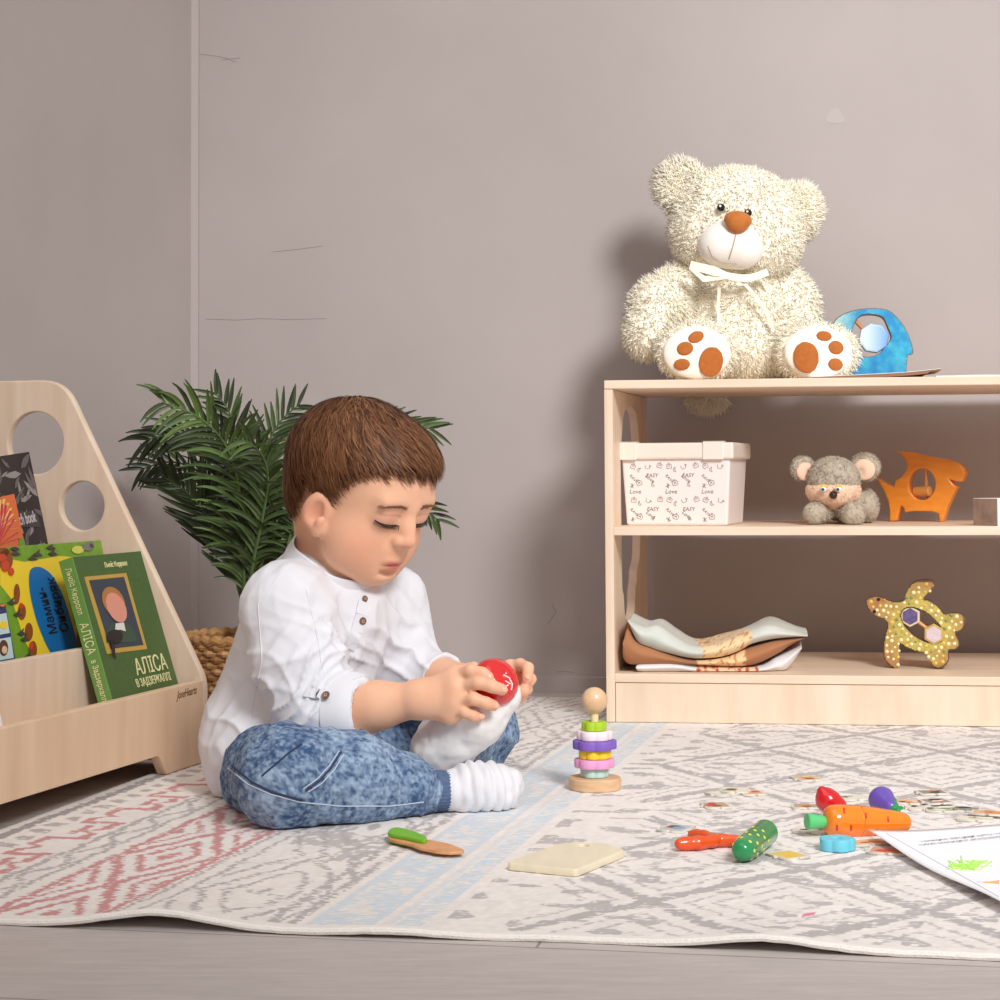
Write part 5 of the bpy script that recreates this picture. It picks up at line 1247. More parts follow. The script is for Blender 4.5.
dsp += wrinkle(V, P(262,700,2.0), V3(.5,0,1), .07, 95, .0060, 8)
dsp += wrinkle(V, P(405,640,2.08), V3(.5,0,1), .045, 140, .0075, 9)
dsp += wrinkle(V, P(300,600,2.0), V3(1,0,.4), .035, 150, .0045, 10)
V = V+N*dsp[:,None]
below = V[:,2] < RZ+.001; V[below,2] = RZ+.001+.0002*rng.random(below.sum())
shirt_m = M('white_linen', S(226,227,233), .85, bump=.12, bs=1600, sheen=.1, spec=.2, var=.03, vs=30)
shirt = obj('shirt', V, F, shirt_m, boy); sh_bvh = bvh_of(V, F)
# band collar
cc = P(331,566,2.064); cn = nrm(eZ*math.cos(math.radians(31))+tF*math.sin(math.radians(31))); cx_ = nrm(np.cross(cn, V3(-tF[1],tF[0],0))); cy_ = np.cross(cn, cx_)
mb = MB(); n_ = 64; rings = []
for rr_, hh in ((.0480,-.020),(.0478,-.004),(.0462,.0085),(.0448,.0098),(.0438,.0080),(.0440,-.014)):
    rings.append([cc+cx_*rr_*1.08*math.cos(a)+cy_*rr_*math.sin(a)+cn*hh+cn*.0012*math.sin(a*5) for a in np.linspace(0, 2*math.pi, n_, endpoint=False)])
v = [p for r in rings for p in r]; f = [(i*n_+j, i*n_+(j+1) % n_, (i+1)*n_+(j+1) % n_, (i+1)*n_+j) for i in range(5) for j in range(n_)]
mb.add(v, f); mb.put('collar', shirt_m, shirt, smooth=True)
# rolled cuff
ax = nrm(cuffE-rE); u_ = nrm(np.cross(ax, eZ)); w_ = np.cross(ax, u_); mb = MB(); rings = []
for off, r_ in ((-.022,.0395),(-.020,.0425),(-.004,.0415),(.006,.0385),(.0085,.0365),(.0065,.033),(-.004,.031)):
    rings.append([cuffE+ax*(off+.0012*math.sin(a*2+off*60))+(u_*math.cos(a)+w_*math.sin(a))*(r_-.0005+.0008*math.sin(a*3+1)) for a in np.linspace(0, 2*math.pi, n_, endpoint=False)])
v = [p for r in rings for p in r]; f = [(i*n_+j, i*n_+(j+1) % n_, (i+1)*n_+(j+1) % n_, (i+1)*n_+j) for i in range(6) for j in range(n_)]
mb.add(v, f); mb.put('cuff', shirt_m, shirt, smooth=True)
cuff_bvh = bvh_of(np.array(mb.v), [list(q) for q in mb.f])
# placket, buttons, sleeve tab
def surf_strip(name, bvh, pix, width, mat, parent, lift=.0008, t=.0010, step=3):
    P_, N_ = [], []
    for a, b in zip(pix[:-1], pix[1:]):
        n = max(1, int(math.dist(a, b)/step))
        for i in range(n+1):
            u = i/n; hh, nn = hit(bvh, a[0]+(b[0]-a[0])*u, a[1]+(b[1]-a[1])*u)
            if hh is not None and (not P_ or np.linalg.norm(hh-P_[-1]) > 1e-4) and (not P_ or np.linalg.norm(hh-P_[-1]) < .03): P_.append(hh+nn*lift); N_.append(nn)
    if len(P_) < 2: return
    mb = MB(); strip(mb, P_, width, N_, t); return mb.put(name, mat, parent, smooth=True)
surf_strip('placket', sh_bvh, [(363,602),(361,615),(356,632),(350,650)], .013, shirt_m, shirt, .0006)
bt = FM('button_brown', (122,92,74), .35)
def button(bvh, q, r, up=.0012):
    hh, nn = hit(bvh, *q)
    if hh is None: return
    mb = MB(); mb.lathe([(r*.9,0),(r,.0008),(r*.85,.0018),(r*.55,.0014),(0,.0013)], hh+nn*up, nn, 18); b = mb.put('button', bt, shirt, smooth=True, sharp=40)
    mb = MB(); uu = nrm(np.cross(nn, eZ)); vv_ = np.cross(nn, uu)
    for a, c in ((1,1),(1,-1),(-1,1),(-1,-1)): mb.lathe([(r*.13,0),(r*.1,.0003)], hh+nn*(up+.0013)+uu*a*r*.22+vv_*c*r*.22, nn, 8)
    mb.put('button_thread', FM('thread_pale', (220,210,200)), b)
button(sh_bvh, (362,621), .0042); button(sh_bvh, (364,599), .0034)
tabp = [(327,697),(312,700),(300,706)]
surf_strip('sleeve_tab', sh_bvh, [(330,697),(318,694),(306,692)], .010, shirt_m, shirt, .0022)
b1_, b2_ = hit(sh_bvh, 327, 697)[0], hit(cuff_bvh, 327, 697)[0]
button(cuff_bvh if b2_ is not None and (b1_ is None or b2_[1] < b1_[1]) else sh_bvh, (327,697), .0044, .0034)
seam_m = FM('seam_white', (222,222,228), .9)
for pix in ([(290,562),(276,580),(262,604)], [(306,590),(318,640),(322,668)], [(258,604),(262,660),(250,720)]):
    pt = on_surface(sh_bvh, pix, .0002)
    if len(pt) > 2: mb = MB(); mb.tube(pt, .0006, 5); mb.put('seam_stitching', seam_m, shirt, smooth=True)

# ------------------------------------------------------------------ jeans
s = SDF((-.33,1.80,.0), (.06,2.32,.16), .0025)
s.ell(P(276,766,2.075), (.062,.070,.048), None, .02)
s.chain([P(268,768,2.06), (rH+rK)/2+V3(-.004,0,-.010), rK], [.043,.046,.047], .02); s.chain([rK, P(345,781,1.902), P(405,787,1.925)], [.047,.0445,.0335], .02); s.cone(P(405,788,1.925), P(422,790,1.932), .031, .0245, .004)
s.chain([lH, lK], [.060,.047], .02); s.chain([lK, lA+(lK-lA)*.25], [.046,.036], .015)
s.above(RZ+.001); V, F = s.mesh(); N = vnormals(V, F)
dsp = .0028*noise3(V, 28, 2, 2)+.001*noise3(V, 80, 5)
dsp += wrinkle(V, P(310,760,1.90), V3(.9,0,-.5), .06, 110, .0055, 13)+wrinkle(V, P(410,790,1.92), V3(1,0,.1), .035, 190, .0050, 14)+wrinkle(V, P(245,790,2.0), V3(.6,.4,.6), .05, 120, .0045, 15)+wrinkle(V, P(290,800,1.87), V3(.2,0,1), .05, 130, .004, 16)+wrinkle(V, P(490,740,2.19), V3(1,0,.8), .06, 110, .005, 17)
V = V+N*dsp[:,None]; V[:,2] = np.maximum(V[:,2], RZ+.0008)
wash = noise3(V, 26, 31, 3); gr = noise3(V, 250, 32, 2); gr2 = noise3(V*V3(1,1,2), 480, 33)
k = np.clip(.44+.30*wash+.62*gr+.45*gr2+75*dsp, 0, 1)[:,None]
C = np.array(S(58,84,122)[:3])*(1-k)+np.array(S(166,188,212)[:3])*k
jeans_m = M('acid_wash_denim', (1,1,1,1), .85, attr=True, bump=.25, bs=1500, spec=.15)
jeans = obj('jeans', V, F, jeans_m, boy, col=C); jb = bvh_of(V, F)
st_l, st_d = FM('stitch_pale', (196,206,220), .8), FM('seam_navy', (44,58,86), .85)
for pix in ([(228,768),(248,784),(270,794),(300,802),(340,806),(390,806),(424,802)], [(308,792),(322,783),(334,770),(344,754)], [(303,789),(317,779),(329,766),(339,751)]):
    pt = on_surface(jb, pix, .0003)
    if len(pt) > 2: mb = MB(); mb.tube(pt, .0006, 5); mb.put('seam_stitching', st_l, jeans, smooth=True)
for pix in ([(305,791),(319,781),(331,768),(341,752)], [(262,776),(276,764),(290,752),(302,744)], [(232,766),(252,782),(272,792),(302,800)]):
    pt = on_surface(jb, pix, .0004)
    if len(pt) > 2: mb = MB(); mb.tube(pt, .0010, 6); mb.put('seam_stitching', st_d, jeans, smooth=True)
# ribbed ankle cuffs
rib = M('ribbed_cuff', S(92,112,146), .9, var=.3, vs=300, bump=.3, bs=900)
def ribbed(a, b, ra, rb, nrib=34):
    ax = nrm(b-a); u_ = nrm(np.cross(ax, eZ)); w_ = np.cross(ax, u_); mb = MB(); n_ = nrib*4; rings = []
    for t in np.linspace(0, 1, 7):
        r_ = ra+(rb-ra)*t; rings.append([a+(b-a)*t+(u_*math.cos(q)+w_*math.sin(q))*(r_+.0004*math.sin(q*nrib)) for q in np.linspace(0, 2*math.pi, n_, endpoint=False)])
    v = [p for r in rings for p in r]; f = [(i*n_+j, i*n_+(j+1) % n_, (i+1)*n_+(j+1) % n_, (i+1)*n_+j) for i in range(6) for j in range(n_)]
    f += [tuple(range(n_))[::-1], tuple(6*n_+j for j in range(n_))]; mb.add(v, f); return mb.put('ankle_cuff', rib, jeans, smooth=True, sharp=60)
ribbed(P(420,791,1.931), P(454,791,1.944), .0205, .0195); ribbed(lA+(lK-lA)*.30, lA+V3(0,.0,.0), .033, .028)

# ------------------------------------------------------------------ socks
sock_m = M('white_sock', S(226,226,230), .95, bump=.3, bs=1100, spec=.1)
s = SDF(P(478,790,1.95)-.07, P(478,790,1.95)+.09, .0016)
a, b, c, d = P(452,791,1.943), P(474,788,1.950), P(494,788,1.958), P(507,787,1.963)
s.chain([a, b, c, d], [.0205,.0232,.0225,.016], .012); s.ell(P(499,795,1.956), (.016,.02,.016), None, .01); s.ell(P(509,785,1.966), (.009,.014,.012), None, .008)
s.above(RZ+.001); V, F = s.mesh(); N = vnormals(V, F); ax = nrm(d-a); t = (V-a)@ax
w = np.exp(-((t-.030)/.030)**2); dsp = .0028*w*(np.abs(np.sin(t*260+1.6*noise3(V, 40, 3)))-.5)*1.3+.0012*noise3(V, 90, 6)+.0026*np.clip((t-.045)/.02, 0, 1)*noise3(V, 110, 9)
V = V+N*dsp[:,None]; V[:,2] = np.maximum(V[:,2], RZ+.0008)
so = obj('sock', V, F, sock_m, boy)
s = SDF(P(465,728,1.98)-.10, P(465,728,1.98)+.10, .0018)
hl, bl, to = P(438,751,1.983), P(478,717,1.957), P(504,697,1.955)
s.chain([hl, P(455,737,1.972), bl, to], [.0265,.0250,.0250,.0165], .015)
s.ell(P(486,704,1.957), (.022,.018,.018), None, .012); s.chain([hl, lA+V3(0,-.004,0), lA+(lK-lA)*.05], [.026,.029,.0305], .012); s.chain([bl, lA], [.020,.026], .015)
s.chain([to, P(511,688,1.957)], [.0125,.008], .008)
V, F = s.mesh(); N = vnormals(V, F); V = V+N*(.0012*noise3(V, 60, 4, 2)+.0008*noise3(V, 140, 8))[:,None]
obj('sock', V, F, M('white_sock_sole', S(238,236,236), .95, bump=.35, bs=1100, spec=.1, var=.06, vs=60), boy)

# ------------------------------------------------------------------ red toy tomato in the hands
tc = P(494,683,1.944)
t = thing('toy_tomato', 'shiny red wooden toy tomato held in the child\'s hands', 'toy food', tc)
ta = nrm(V3(.55,-.62,.55)); tu_ = nrm(np.cross(ta, eZ)); tv_ = np.cross(ta, tu_)
mb = MB(); prof = [(.0,-.0205),(.008,-.0205),(.016,-.0175),(.0215,-.011),(.0245,-.002),(.0240,.006),(.0205,.0135),(.0140,.0180),(.0065,.0192),(.002,.0175),(0,.017)]
pr = catmull(prof, 4, False); mb.lathe([(max(0, a), b) for a, b in pr], tc, ta, 48); tom = mb.put('body', M('red_lacquer', S(214,26,30), .16, coat=.8, spec=.6), t, smooth=True, sharp=80)
tb = bvh_of(np.array(mb.v), [list(q) for q in mb.f]); mb = MB()
for pix in ([(503,675),(509,678),(512,684),(511,690)], [(505,681),(510,684)], [(503,688),(508,685)]):
    pt = on_surface(tb, pix, .0004, 1.5)
    if len(pt) > 1: mb.tube(pt, .0007, 6)
if mb.v: mb.put('painted_marking', FM('paint_white', (240,236,232), .35), t, smooth=True)
# ================================================================== toys on the rug
def gp(px, py, z): return G(px, py, RZ+z)
def ground_plate(name, pix, z0, z1, mat, parent, rad=0, smoothn=0, bevel=.0008, holes=()):
    """flat piece lying on the rug: outline picked on its top face"""
    o = gp(*pix[0], z1)*V3(1,1,0)+V3(0,0,RZ+z0)
    L = [tuple((gp(x, y, z1)-o)[:2]) for x, y in pix]
    if sum(L[i-1][0]*L[i][1]-L[i][0]*L[i-1][1] for i in range(len(L))) < 0: L = L[::-1]
    L = catmull(L, smoothn) if smoothn else (rpoly(L, rad) if rad else np.array(L))
    hs = [np.array([tuple((gp(x, y, z1)-o)[:2]) for x, y in h]) for h in holes]
    return plate(name, [L]+hs, z1-z0, mat, frame4(o, V3(1,0,0), V3(0,1,0), eZ), parent, bevel=bevel)
# stacking toy
st0 = gp(595, 789, 0); t = thing('stacking_toy', 'wooden stacking toy of coloured flower rings on a peg topped by a ball', 'toy', st0)
beech = M('beech', S(226,190,150), .45, var=.15, vs=60, stretch=(1,1,4), dark=S(210,170,128))
mb = MB(); mb.lathe([(0,0),(.0262,0),(.0276,.0012),(.0276,.0115),(.0264,.0128),(0,.0128)], st0, n=48); mb.put('base', beech, t, smooth=True, sharp=40)
mb = MB(); mb.lathe([(0,.0128),(.0042,.0128),(.0042,.083),(0,.083)], st0, n=20); mb.put('peg', FM('peg_wood', (236,216,176), .5), t, smooth=True, sharp=40)
zz = .0131
for r_, lob, c, nm in ((.0150,6,(188,226,220),'mint'),(.0212,6,(232,162,206),'pink'),(.0175,7,(244,212,44),'yellow'),(.0232,6,(128,96,190),'purple'),(.0190,6,(244,226,232),'pale pink'),(.0132,6,(168,206,40),'lime green')):
    a = np.linspace(0, 2*math.pi, 84, endpoint=False)+random.random(); rr_ = r_*(.88+.12*np.abs(np.cos(a*lob/2))**.7)
    o = plate('flower_ring', [np.stack([rr_*np.cos(a), rr_*np.sin(a)], 1), circ(0,0,.0050,24)], .0094, FM('ring_'+nm.replace(' ','_'), c, .55), frame4(st0+V3(random.uniform(-.0006,.0006),0,zz), V3(1,0,0), V3(0,1,0), eZ), t, bevel=.0012)
    tag(o, nm+' flower ring'); zz += .0097
mb = MB(); mb.lathe([(.0139*math.sin(q), .0929-.0139*math.cos(q)) for q in np.linspace(0.02, math.pi-.02, 22)], st0, n=40); mb.put('ball', M('ball_wood', S(232,198,160), .35, var=.12, vs=40, dark=S(214,172,130), coat=.3), t, smooth=True)
# knife
kn = gp(425,842,0); t = thing('toy_knife', 'wooden toy knife with a green handle lying in front of the child', 'toy', kn)
ground_plate('blade', [(389,834.5),(410,838),(430,839.5),(448,843),(458,846.5),(464.5,849.5),(463,851),(450,852),(436,850.8),(420,847.5),(411,844),(389,838.5)], .0030, .0058, M('knife_wood', S(232,172,120), .5, var=.15, vs=50, dark=S(204,140,88)), t, .002)
hp = [(389,829.5),(393,827.5),(400,827.3),(414,831),(424,835),(427,837.5),(425,839.5),(418,839),(404,836),(389,833)]
green_l = FM('handle_green', (118,190,36), .5)
ground_plate('handle', hp, .0058, .0095, green_l, t, .001, 3); ground_plate('handle', [(x, y+8) for x, y in hp[:6]]+[(412,845),(404,843.5),(389,840.5)], .0003, .0030, green_l, t, .001)
# cutting board
t = thing('toy_cutting_board', 'small pale wooden toy cutting board lying on the rug', 'toy', gp(568,857,0))
ground_plate('board', [(507,862.5),(513,859.5),(559,843.3),(578,842.2),(604,842.8),(619,846.5),(624.5,850.2),(576.5,869.5)], .0004, .0068, M('board_wood', S(242,230,202), .55, var=.1, vs=20, stretch=(4,1,1)), t, .0045, 0, .0010, [[(583+5.5*math.cos(a), 845.2+1.5*math.sin(a)) for a in np.linspace(0, 6.283, 20, endpoint=False)]])
# claw shaped toy piece
cl = gp(708,846,0); t = thing('wooden_toy_fork', 'orange two-pronged wooden toy lying behind the cucumber', 'toy', cl)
s = SDF(cl+V3(-.05,-.04,-.01), cl+V3(.06,.05,.03), .0009); q = lambda a, b, z=.0065: gp(a, b, z)
s.chain([q(744,841), q(722,840), q(712,840)], [.0052,.0050,.0056], .004); s.chain([q(713,841.5), q(698,843), q(686,843.5), q(680,844)], [.0056,.0056,.0052,.0050], .004)
s.chain([q(712,839,.007), q(704,836,.008), q(697,834.5,.008), q(692,834.5,.0075)], [.0052,.0050,.0044,.0040], .003); s.above(RZ+.0006)
V, F = s.mesh(); obj('body', V, F, M('orange_lacquer', S(230,84,24), .25, coat=.5), t)
# cucumber
A_, B_ = gp(742,851,.0105), gp(765,832.5,.0118); ax = nrm(B_-A_); Lc = np.linalg.norm(B_-A_)
t = thing('toy_cucumber', 'green toy cucumber half with yellow dots lying before the orange toy', 'toy food', gp(753,850,0))
mb = MB(); prof = [(0,-.006),(.004,-.0055),(.0075,-.003),(.0095,.002),(.0108,.012),(.0114,.028),(.0114,Lc-.004),(.0105,Lc-.001),(0,Lc)]; mb.lathe([(max(0, a), b) for a, b in catmull(prof, 4, False)], A_, ax, 36)
mb.put('body', M('cucumber_green', S(30,142,82), .25, coat=.5, var=.1, vs=40), t, smooth=True, sharp=60)
cb2_ = bvh_of(np.array(mb.v), [list(x) for x in mb.f]); mb = MB()
u_ = nrm(np.cross(ax, eZ)); w_ = np.cross(ax, u_)
for i in range(5):
    for j in range(7):
        a = j*.9+i*.45; c0 = A_+ax*(.004+i*.0105+.003*(j % 2))+(u_*math.cos(a)+w_*math.sin(a))*.03; h_ = cb2_.ray_cast(Vector(c0), Vector(-(u_*math.cos(a)+w_*math.sin(a))))
        if h_[0] is not None: mb.lathe([(.0017,0),(.0014,.0004),(0,.0005)], np.array(h_[0]), np.array(h_[1]), 10)
mb.put('painted_dots', FM('dot_yellow', (226,222,96), .4), t)
# blue flower ring
c0 = gp(837,850,0); t = thing('flower_ring', 'light blue wooden flower ring lying in front of the carrot', 'toy', c0)
a = np.linspace(0, 2*math.pi, 90, endpoint=False); rr_ = .0163*(.87+.13*np.abs(np.cos(a*2.5+.4))**.8)
plate('ring', [np.stack([rr_*np.cos(a), rr_*np.sin(a)], 1), circ(0,0,.004,20)], .0105, FM('ring_blue', (112,204,226), .5), frame4(c0+V3(0,0,.0004), V3(1,0,0), V3(0,1,0), eZ), t, bevel=.0014)
# carrot
A_, B_ = gp(824,820.5,.0150), gp(909,822.5,.0088); ax = nrm(B_-A_); Lc = np.linalg.norm(B_-A_); k_ = Lc/85
t = thing('toy_carrot', 'large shiny orange toy carrot with a green stub, in two joined halves', 'toy food', gp(860,838,0))
pf = lambda lo, hi, P_: [(max(0, a), b*k_) for a, b in P_ if True]
car = M('carrot_orange', S(246,132,20), .18, coat=.7, spec=.6)
mb = MB(); mb.lathe([(max(0, r_), b*k_) for r_, b in catmull([(0,0),(.006,.5),(.0115,3),(.0142,8),(.0149,16),(.0149,26),(.0146,33),(.0140,33.8),(0,33.8)], 4, False)], A_, ax, 40); h1 = mb.put('half', car, t, smooth=True, sharp=50); b1 = bvh_of(np.array(mb.v), [list(x) for x in mb.f])
mb = MB(); mb.lathe([(max(0, r_), b*k_) for r_, b in catmull([(0,34.2),(.0138,34.2),(.0144,35),(.0138,44),(.0124,56),(.0106,70),(.0090,79),(.0070,83.5),(.0035,85.4),(0,85.8)], 4, False)], A_, ax, 40); h2 = mb.put('half', car, t, smooth=True, sharp=50); b2 = bvh_of(np.array(mb.v), [list(x) for x in mb.f])
mark = FM('mark_red', (206,60,30), .4)
for bv_, hf, ms_ in ((b1, h1, [(844,808.5),(837,825),(851,825)]), (b2, h2, [(866,813),(888,816.5),(877,829)])):
    mb = MB()
    for (x_, y_) in ms_:
        pt = on_surface(bv_, [(x_, y_),(x_+.2, y_+5.5)], .0001, 1.2)
        if len(pt) > 1: mb.tube(pt, [.0010]*(len(pt)-1)+[.0005], 6)
    if mb.v: mb.put('painted_marks', mark, hf, smooth=True)
mb = MB(); mb.lathe([(0,-17*k_),(.0068,-17*k_),(.0076,-16*k_),(.0058,-3*k_),(.0052,.5*k_),(0,.5*k_)], A_+V3(0,0,-.0012), ax, 28); mb.put('stem', FM('stem_green', (92,200,124), .45), t, smooth=True, sharp=40)
# red pepper behind, aubergine
c0 = gp(827,820,0); t = thing('toy_pepper', 'small red toy pepper peeking out behind the carrot top', 'toy food', c0)
s = SDF(c0-V3(.03,.03,.01), c0+V3(.04,.04,.05), .001); s.chain([c0+V3(.008,0,.012), c0+V3(.0,0,.020), c0+V3(-.005,0,.0285)], [.0115,.0105,.0030], .006); s.above(RZ+.0006); V, F = s.mesh(); obj('body', V, F, M('pepper_red', S(206,22,30), .2, coat=.6), t)
mb = MB(); mb.tube([c0+V3(.016,0,.009), c0+V3(.024,0,.006)], [.0028,.0022], 10); mb.put('stem', FM('stem_dark', (60,130,70), .5), t, smooth=True)
c0 = gp(884,815,0); t = thing('toy_aubergine', 'purple toy aubergine with a green cap behind the carrot tip', 'toy food', c0)
s = SDF(c0-V3(.03,.03,.01), c0+V3(.03,.03,.04), .001); s.chain([c0+V3(-.001,.004,.0136), c0+V3(.004,-.012,.0095)], [.0132,.0080], .01); s.above(RZ+.0006); V, F = s.mesh(); obj('body', V, F, M('aubergine_purple', S(104,78,176), .3, coat=.4), t)
s = SDF(c0-V3(.03,.04,.01), c0+V3(.03,.03,.04), .0008); cc_ = c0+V3(.006,-.017,.0090)
for a in np.linspace(0, 2*math.pi, 6): s.cone(cc_, cc_+V3(.0085*math.cos(a), .004, .0085*math.sin(a)), .0034, .0014, .002)
s.cone(cc_, cc_+V3(.003,-.006,-.001), .0034, .0026, .002); s.above(RZ+.0006); V, F = s.mesh(); obj('cap', V, F, FM('cap_green', (28,150,74), .35), t)
# ---- picture puzzle pieces: thin card with printed blocks
def piece(label, x, y, w, d, rot, cols, z=.0004, tiltz=0.0):
    c0 = gp(x, y, z); root = thing('puzzle_piece', label, 'puzzle piece', c0, math.radians(rot), 'scattered picture puzzle pieces')
    kb = .075*min(w, d); o_ = []
    for i, (ax_, ay_) in enumerate([(-w/2,-d/2),(w/2,-d/2),(w/2,d/2),(-w/2,d/2)]):
        bx_, by_ = [(w/2,-d/2),(w/2,d/2),(-w/2,d/2),(-w/2,-d/2)][i]; dx_, dy_ = bx_-ax_, by_-ay_; L_ = math.hypot(dx_, dy_); ux, uy = dx_/L_, dy_/L_; nx, ny = uy, -ux; sg = 1 if i % 2 else -1
        o_ += [(ax_, ay_), (ax_+dx_*.40, ay_+dy_*.40)]+[(ax_+dx_*.5-ux*kb*math.cos(q)+nx*sg*kb*(.6+.9*math.sin(q)), ay_+dy_*.5-uy*kb*math.cos(q)+ny*sg*kb*(.6+.9*math.sin(q))) for q in np.linspace(-.6, math.pi+.6, 9)]+[(ax_+dx_*.60, ay_+dy_*.60)]
    A = Matrix.Rotation(tiltz, 4, 'X')
    card = plate('card', [np.array(o_)], .0018, FM('card_face', (222,216,204), .6), A, root, world=False, smooth=False)
    r = random.Random(int(x*7+y))
    pr_ = MB(); pr_.prism([(-w*.42,-d*.42),(w*.42,-d*.42),(w*.42,d*.42),(-w*.42,d*.42)], V3(0,0,.0018), V3(1,0,0), V3(0,1,0), eZ, .00006); gb = tuple(int(.45*q+.55*v) for q, v in zip(cols[-1], (226,218,202))) if cols[-1] != Ye else Ye
    me = pr_.put('printed_picture', FM('printbase_%d_%d_%d' % gb, gb, .55), root, world=False); me.data.transform(A)
    for k, c in enumerate(cols):
        n_ = 9; cx_, cy_ = r.uniform(-w*.25, w*.25), r.uniform(-d*.25, d*.25); rx, ry = w*r.uniform(.16,.34), d*r.uniform(.10,.24)
        mbp = MB(); mbp.prism([(cx_+rx*r.uniform(.7,1.1)*math.cos(q), cy_+ry*r.uniform(.7,1.1)*math.sin(q)) for q in np.linspace(0, 6.283, n_, endpoint=False)], V3(0,0,.0018+.0001*k), V3(1,0,0), V3(0,1,0), eZ, .00012)
        me = mbp.put('printed_picture', FM('print_%d_%d_%d' % c, c, .55), root, world=False); me.data.transform(A)
W_, R_, Br, Gn, Bl, Og, Dk, Ye = (236,230,214), (206,74,52), (140,96,62), (110,136,92), (132,166,190), (222,136,72), (72,60,60), (232,196,90)
piece('brown and cream puzzle piece farthest back, below the shelf middle', 807, 779.5, .026, .030, 20, (Br, W_, Og))
piece('blue and brown puzzle piece left of the red one, behind the orange toy', 722, 794.5, .026, .026, 35, (Br, Bl, W_))
piece('pale grey-green puzzle piece overlapping behind the blue and brown one', 735, 791, .028, .024, -10, (Gn, Br, W_), .0024, .03)
piece('red printed puzzle piece right of the blue one, behind the cucumber', 752, 794, .024, .026, 12, (R_, R_, Og))
piece('red and white puzzle piece nearer the child than the other far ones', 716, 806.5, .026, .030, 8, (R_, R_, Br))
piece('dark red and green puzzle piece left of the orange two-pronged toy', 676, 829.5, .026, .034, -28, (R_, Dk, Bl))
piece('orange puzzle piece left of the red pepper', 806, 807.5, .028, .022, -4, (Og, Br))
piece('pale green puzzle piece between the pepper and the aubergine', 852, 799, .030, .026, 14, (Gn, W_))
piece('brown printed puzzle piece topmost of the cluster right of the aubergine', 932, 793.5, .030, .024, 8, (Br, Og, Dk))
piece('grey puzzle piece just right of the aubergine', 908, 803, .028, .022, -12, (Dk, W_, Og))
piece('white and red puzzle piece in the middle of the cluster right of the aubergine', 936, 802.5, .028, .024, 18, (R_, W_, Dk), .0024, .02)
piece('dark spotted puzzle piece at the front of the cluster right of the aubergine', 920, 809, .026, .022, 6, (Dk, Br, W_))
piece('plain pale puzzle piece right of the dark spotted one', 941, 811, .030, .020, -6, (W_, Gn))
piece('green and blue tilted puzzle piece above the drawing', 966, 810.5, .028, .024, -22, (Gn, Bl, Dk))
piece('red and yellow puzzle piece above the drawing at the right edge', 987, 814, .030, .026, -18, (R_, Ye, Og), .0022, -.03)
piece('brown-edged puzzle piece nearest the drawing at the right edge', 975, 820, .034, .020, -14, (Br, W_))
piece('grey puzzle piece under the green carrot stub', 812, 831.5, .032, .030, -20, (Dk, Gn, W_))
piece('brown puzzle piece between the blue ring and the drawing', 866, 844, .036, .022, 14, (Br, Og))
piece('salmon puzzle piece half under the corner of the drawing', 888, 852, .034, .030, -20, (R_, Og, R_))
piece('yellow puzzle piece lying alone in front of the cucumber', 788, 856.5, .026, .030, 30, (Ye, Ye))
# ---- drawing on paper
pa, pb, pcn = gp(868,832,.009), gp(1000,824.5,.006), gp(1000,905.5,.006)
d1 = nrm((pb-pa)*V3(1,1,0)); d2 = nrm((pcn-pa)*V3(1,1,0))
t = thing('drawing_sheet', 'white sheet with green and orange crayon scribbles at the right edge of the rug', 'paper', pa*V3(1,1,0)+V3(0,0,RZ))
def ppt(u, v): return pa*V3(1,1,0)+d1*u+d2*v+V3(0,0,RZ+.0042+.0055*math.exp(-u/.03)*(.6+.4*math.cos(v*22))+.002*math.exp(-v/.05))
nu, nv = 26, 30; v = []
for i in range(nu):
    for j in range(nv): p = ppt(.21*i/(nu-1), .297*j/(nv-1)); v.append(p)
top = [p for p in v]; bot = [p-V3(0,0,.0005) for p in v]; n_ = len(v); f = []
for i in range(nu-1):
    for j in range(nv-1):
        a = i*nv+j; f.append((a, a+nv, a+nv+1, a+1)); f.append((n_+a, n_+a+1, n_+a+nv+1, n_+a+nv))
for i in range(nu-1): a = i*nv; f += [(a, n_+a, n_+a+nv, a+nv), (a+nv-1+nv, n_+a+2*nv-1, n_+a+nv-1, a+nv-1)]
for j in range(nv-1): f += [(j+1, n_+j+1, n_+j, j), ((nu-1)*nv+j, n_+(nu-1)*nv+j, n_+(nu-1)*nv+j+1, (nu-1)*nv+j+1)]
nn = np.cross(top[nv]-top[0], top[1]-top[0])
if nn[2] < 0: f = [q[::-1] for q in f]
obj('sheet', top+bot, f, FM('drawing_paper', (246,246,250), .7), t)
pbv = bvh_of(np.array(top+bot), [list(q) for q in f])
def pen(name, lines, r, col):
    mb = MB()
    for L_ in lines:
        pt = on_surface(pbv, L_, .0002, 2.5)
        if len(pt) > 1: mb.tube(pt, r, 5)
    if mb.v: mb.put(name, FM('ink_%d_%d_%d' % col, col, .7), t)
pen('printed_border', [[(886,833.5),(996,829.0)], [(886,833.5),(999,897)]], .0003, (206,206,214))
rr = random.Random(9); gl = []; x_, y_ = 948, 868
for k in range(46):
    nx_, ny_ = 968+rr.uniform(-20,24), 865+rr.uniform(-5,6); gl.append([(x_, y_), (nx_, ny_)]); x_, y_ = nx_, ny_
gl += [[(961,856),(962,866)], [(961,856),(964,868)], [(946,870),(992,866)]]
pen('crayon_scribble', gl[::2], .0005, (176,232,96)); pen('crayon_scribble', gl[1::2], .0004, (196,238,130))
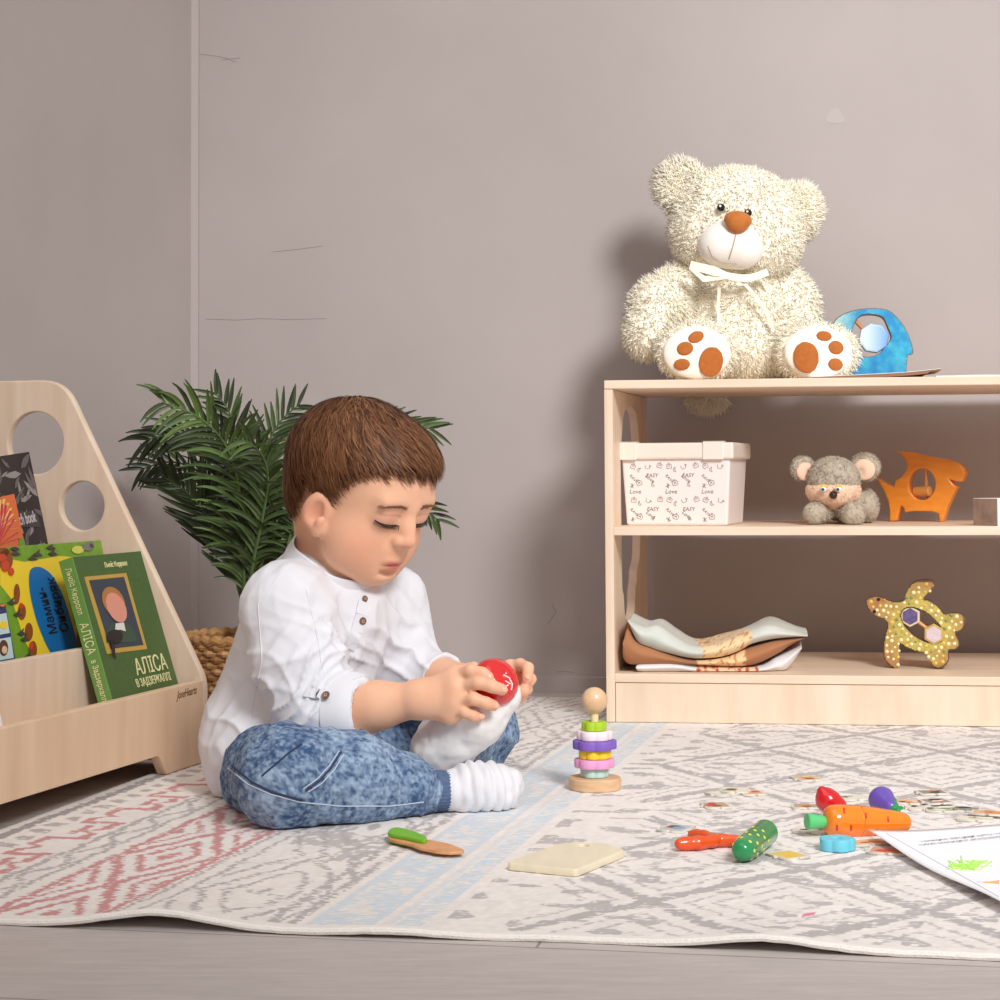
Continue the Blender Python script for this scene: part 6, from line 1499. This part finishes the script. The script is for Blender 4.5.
pen('crayon_scribble', [[(984+i*.8,883-.4*(i % 2)),(999,881+.5*i)] for i in range(7)], .0006, (248,168,104)); pen('crayon_scribble', [[(977,882),(990,883)]], .0004, (244,176,210))
# two rows of small print along its head
try:
    hx0, _ = hit(pbv, 929, 841.0); hx1, _ = hit(pbv, 999, 834.5); ux = nrm((hx1-hx0)*V3(1,1,0)); uy = nrm(np.cross(eZ, ux))
    for row, s_ in enumerate(('Мій малюнок весняні квіти та сонце', 'розфарбуй малюнок яскравими кольорами')):
        o_ = (hx0+hx1)/2-uy*(.012*row)+V3(0,0,.0007); text('printed_lettering', s_, .0075, frame4(o_, ux, uy, eZ), FM('print_soft_grey', (176,176,182), .7), t, depth=.0001)
except Exception: pass
# ================================================================== light
w = bpy.data.worlds.new('room_light'); SC.world = w; w.use_nodes = True
bg = w.node_tree.nodes['Background']; bg.inputs[0].default_value = (1.0, 0.93, 0.89, 1); bg.inputs[1].default_value = 0.50
def area(name, loc, tgt, size, power, col=(1,1,1)):
    L = bpy.data.lights.new(name, 'AREA'); L.shape = 'DISK'; L.size = size; L.energy = power; L.color = col
    o = bpy.data.objects.new(name, L); COL.objects.link(o); o.location = loc
    o.rotation_euler = Vector(V3(*tgt)-V3(*loc)).to_track_quat('-Z','Y').to_euler(); return o
L = bpy.data.lights.new('flash_head', 'SPOT'); L.energy = 600; L.shadow_soft_size = 0.50; L.spot_size = math.radians(60); L.spot_blend = 1.0; L.color = (1,1,1)
o = bpy.data.objects.new('flash_head', L); COL.objects.link(o); o.location = (1.25,-0.75,2.35)
o.rotation_euler = Vector(V3(0.80,2.45,0.5)-V3(*o.location)).to_track_quat('-Z','Y').to_euler()
area('overhead_fill', (-0.5,1.0,2.6), (-0.3,1.7,0), 2.2, 12, (1.0,0.98,0.96))  # soft overhead fill lamp, added to brighten the rug
SC.view_settings.view_transform = 'Standard'; SC.view_settings.look = 'None'; SC.view_settings.gamma = 1; SC.view_settings.exposure = 0.0

SC.cycles.diffuse_bounces = 8; SC.cycles.max_bounces = 14
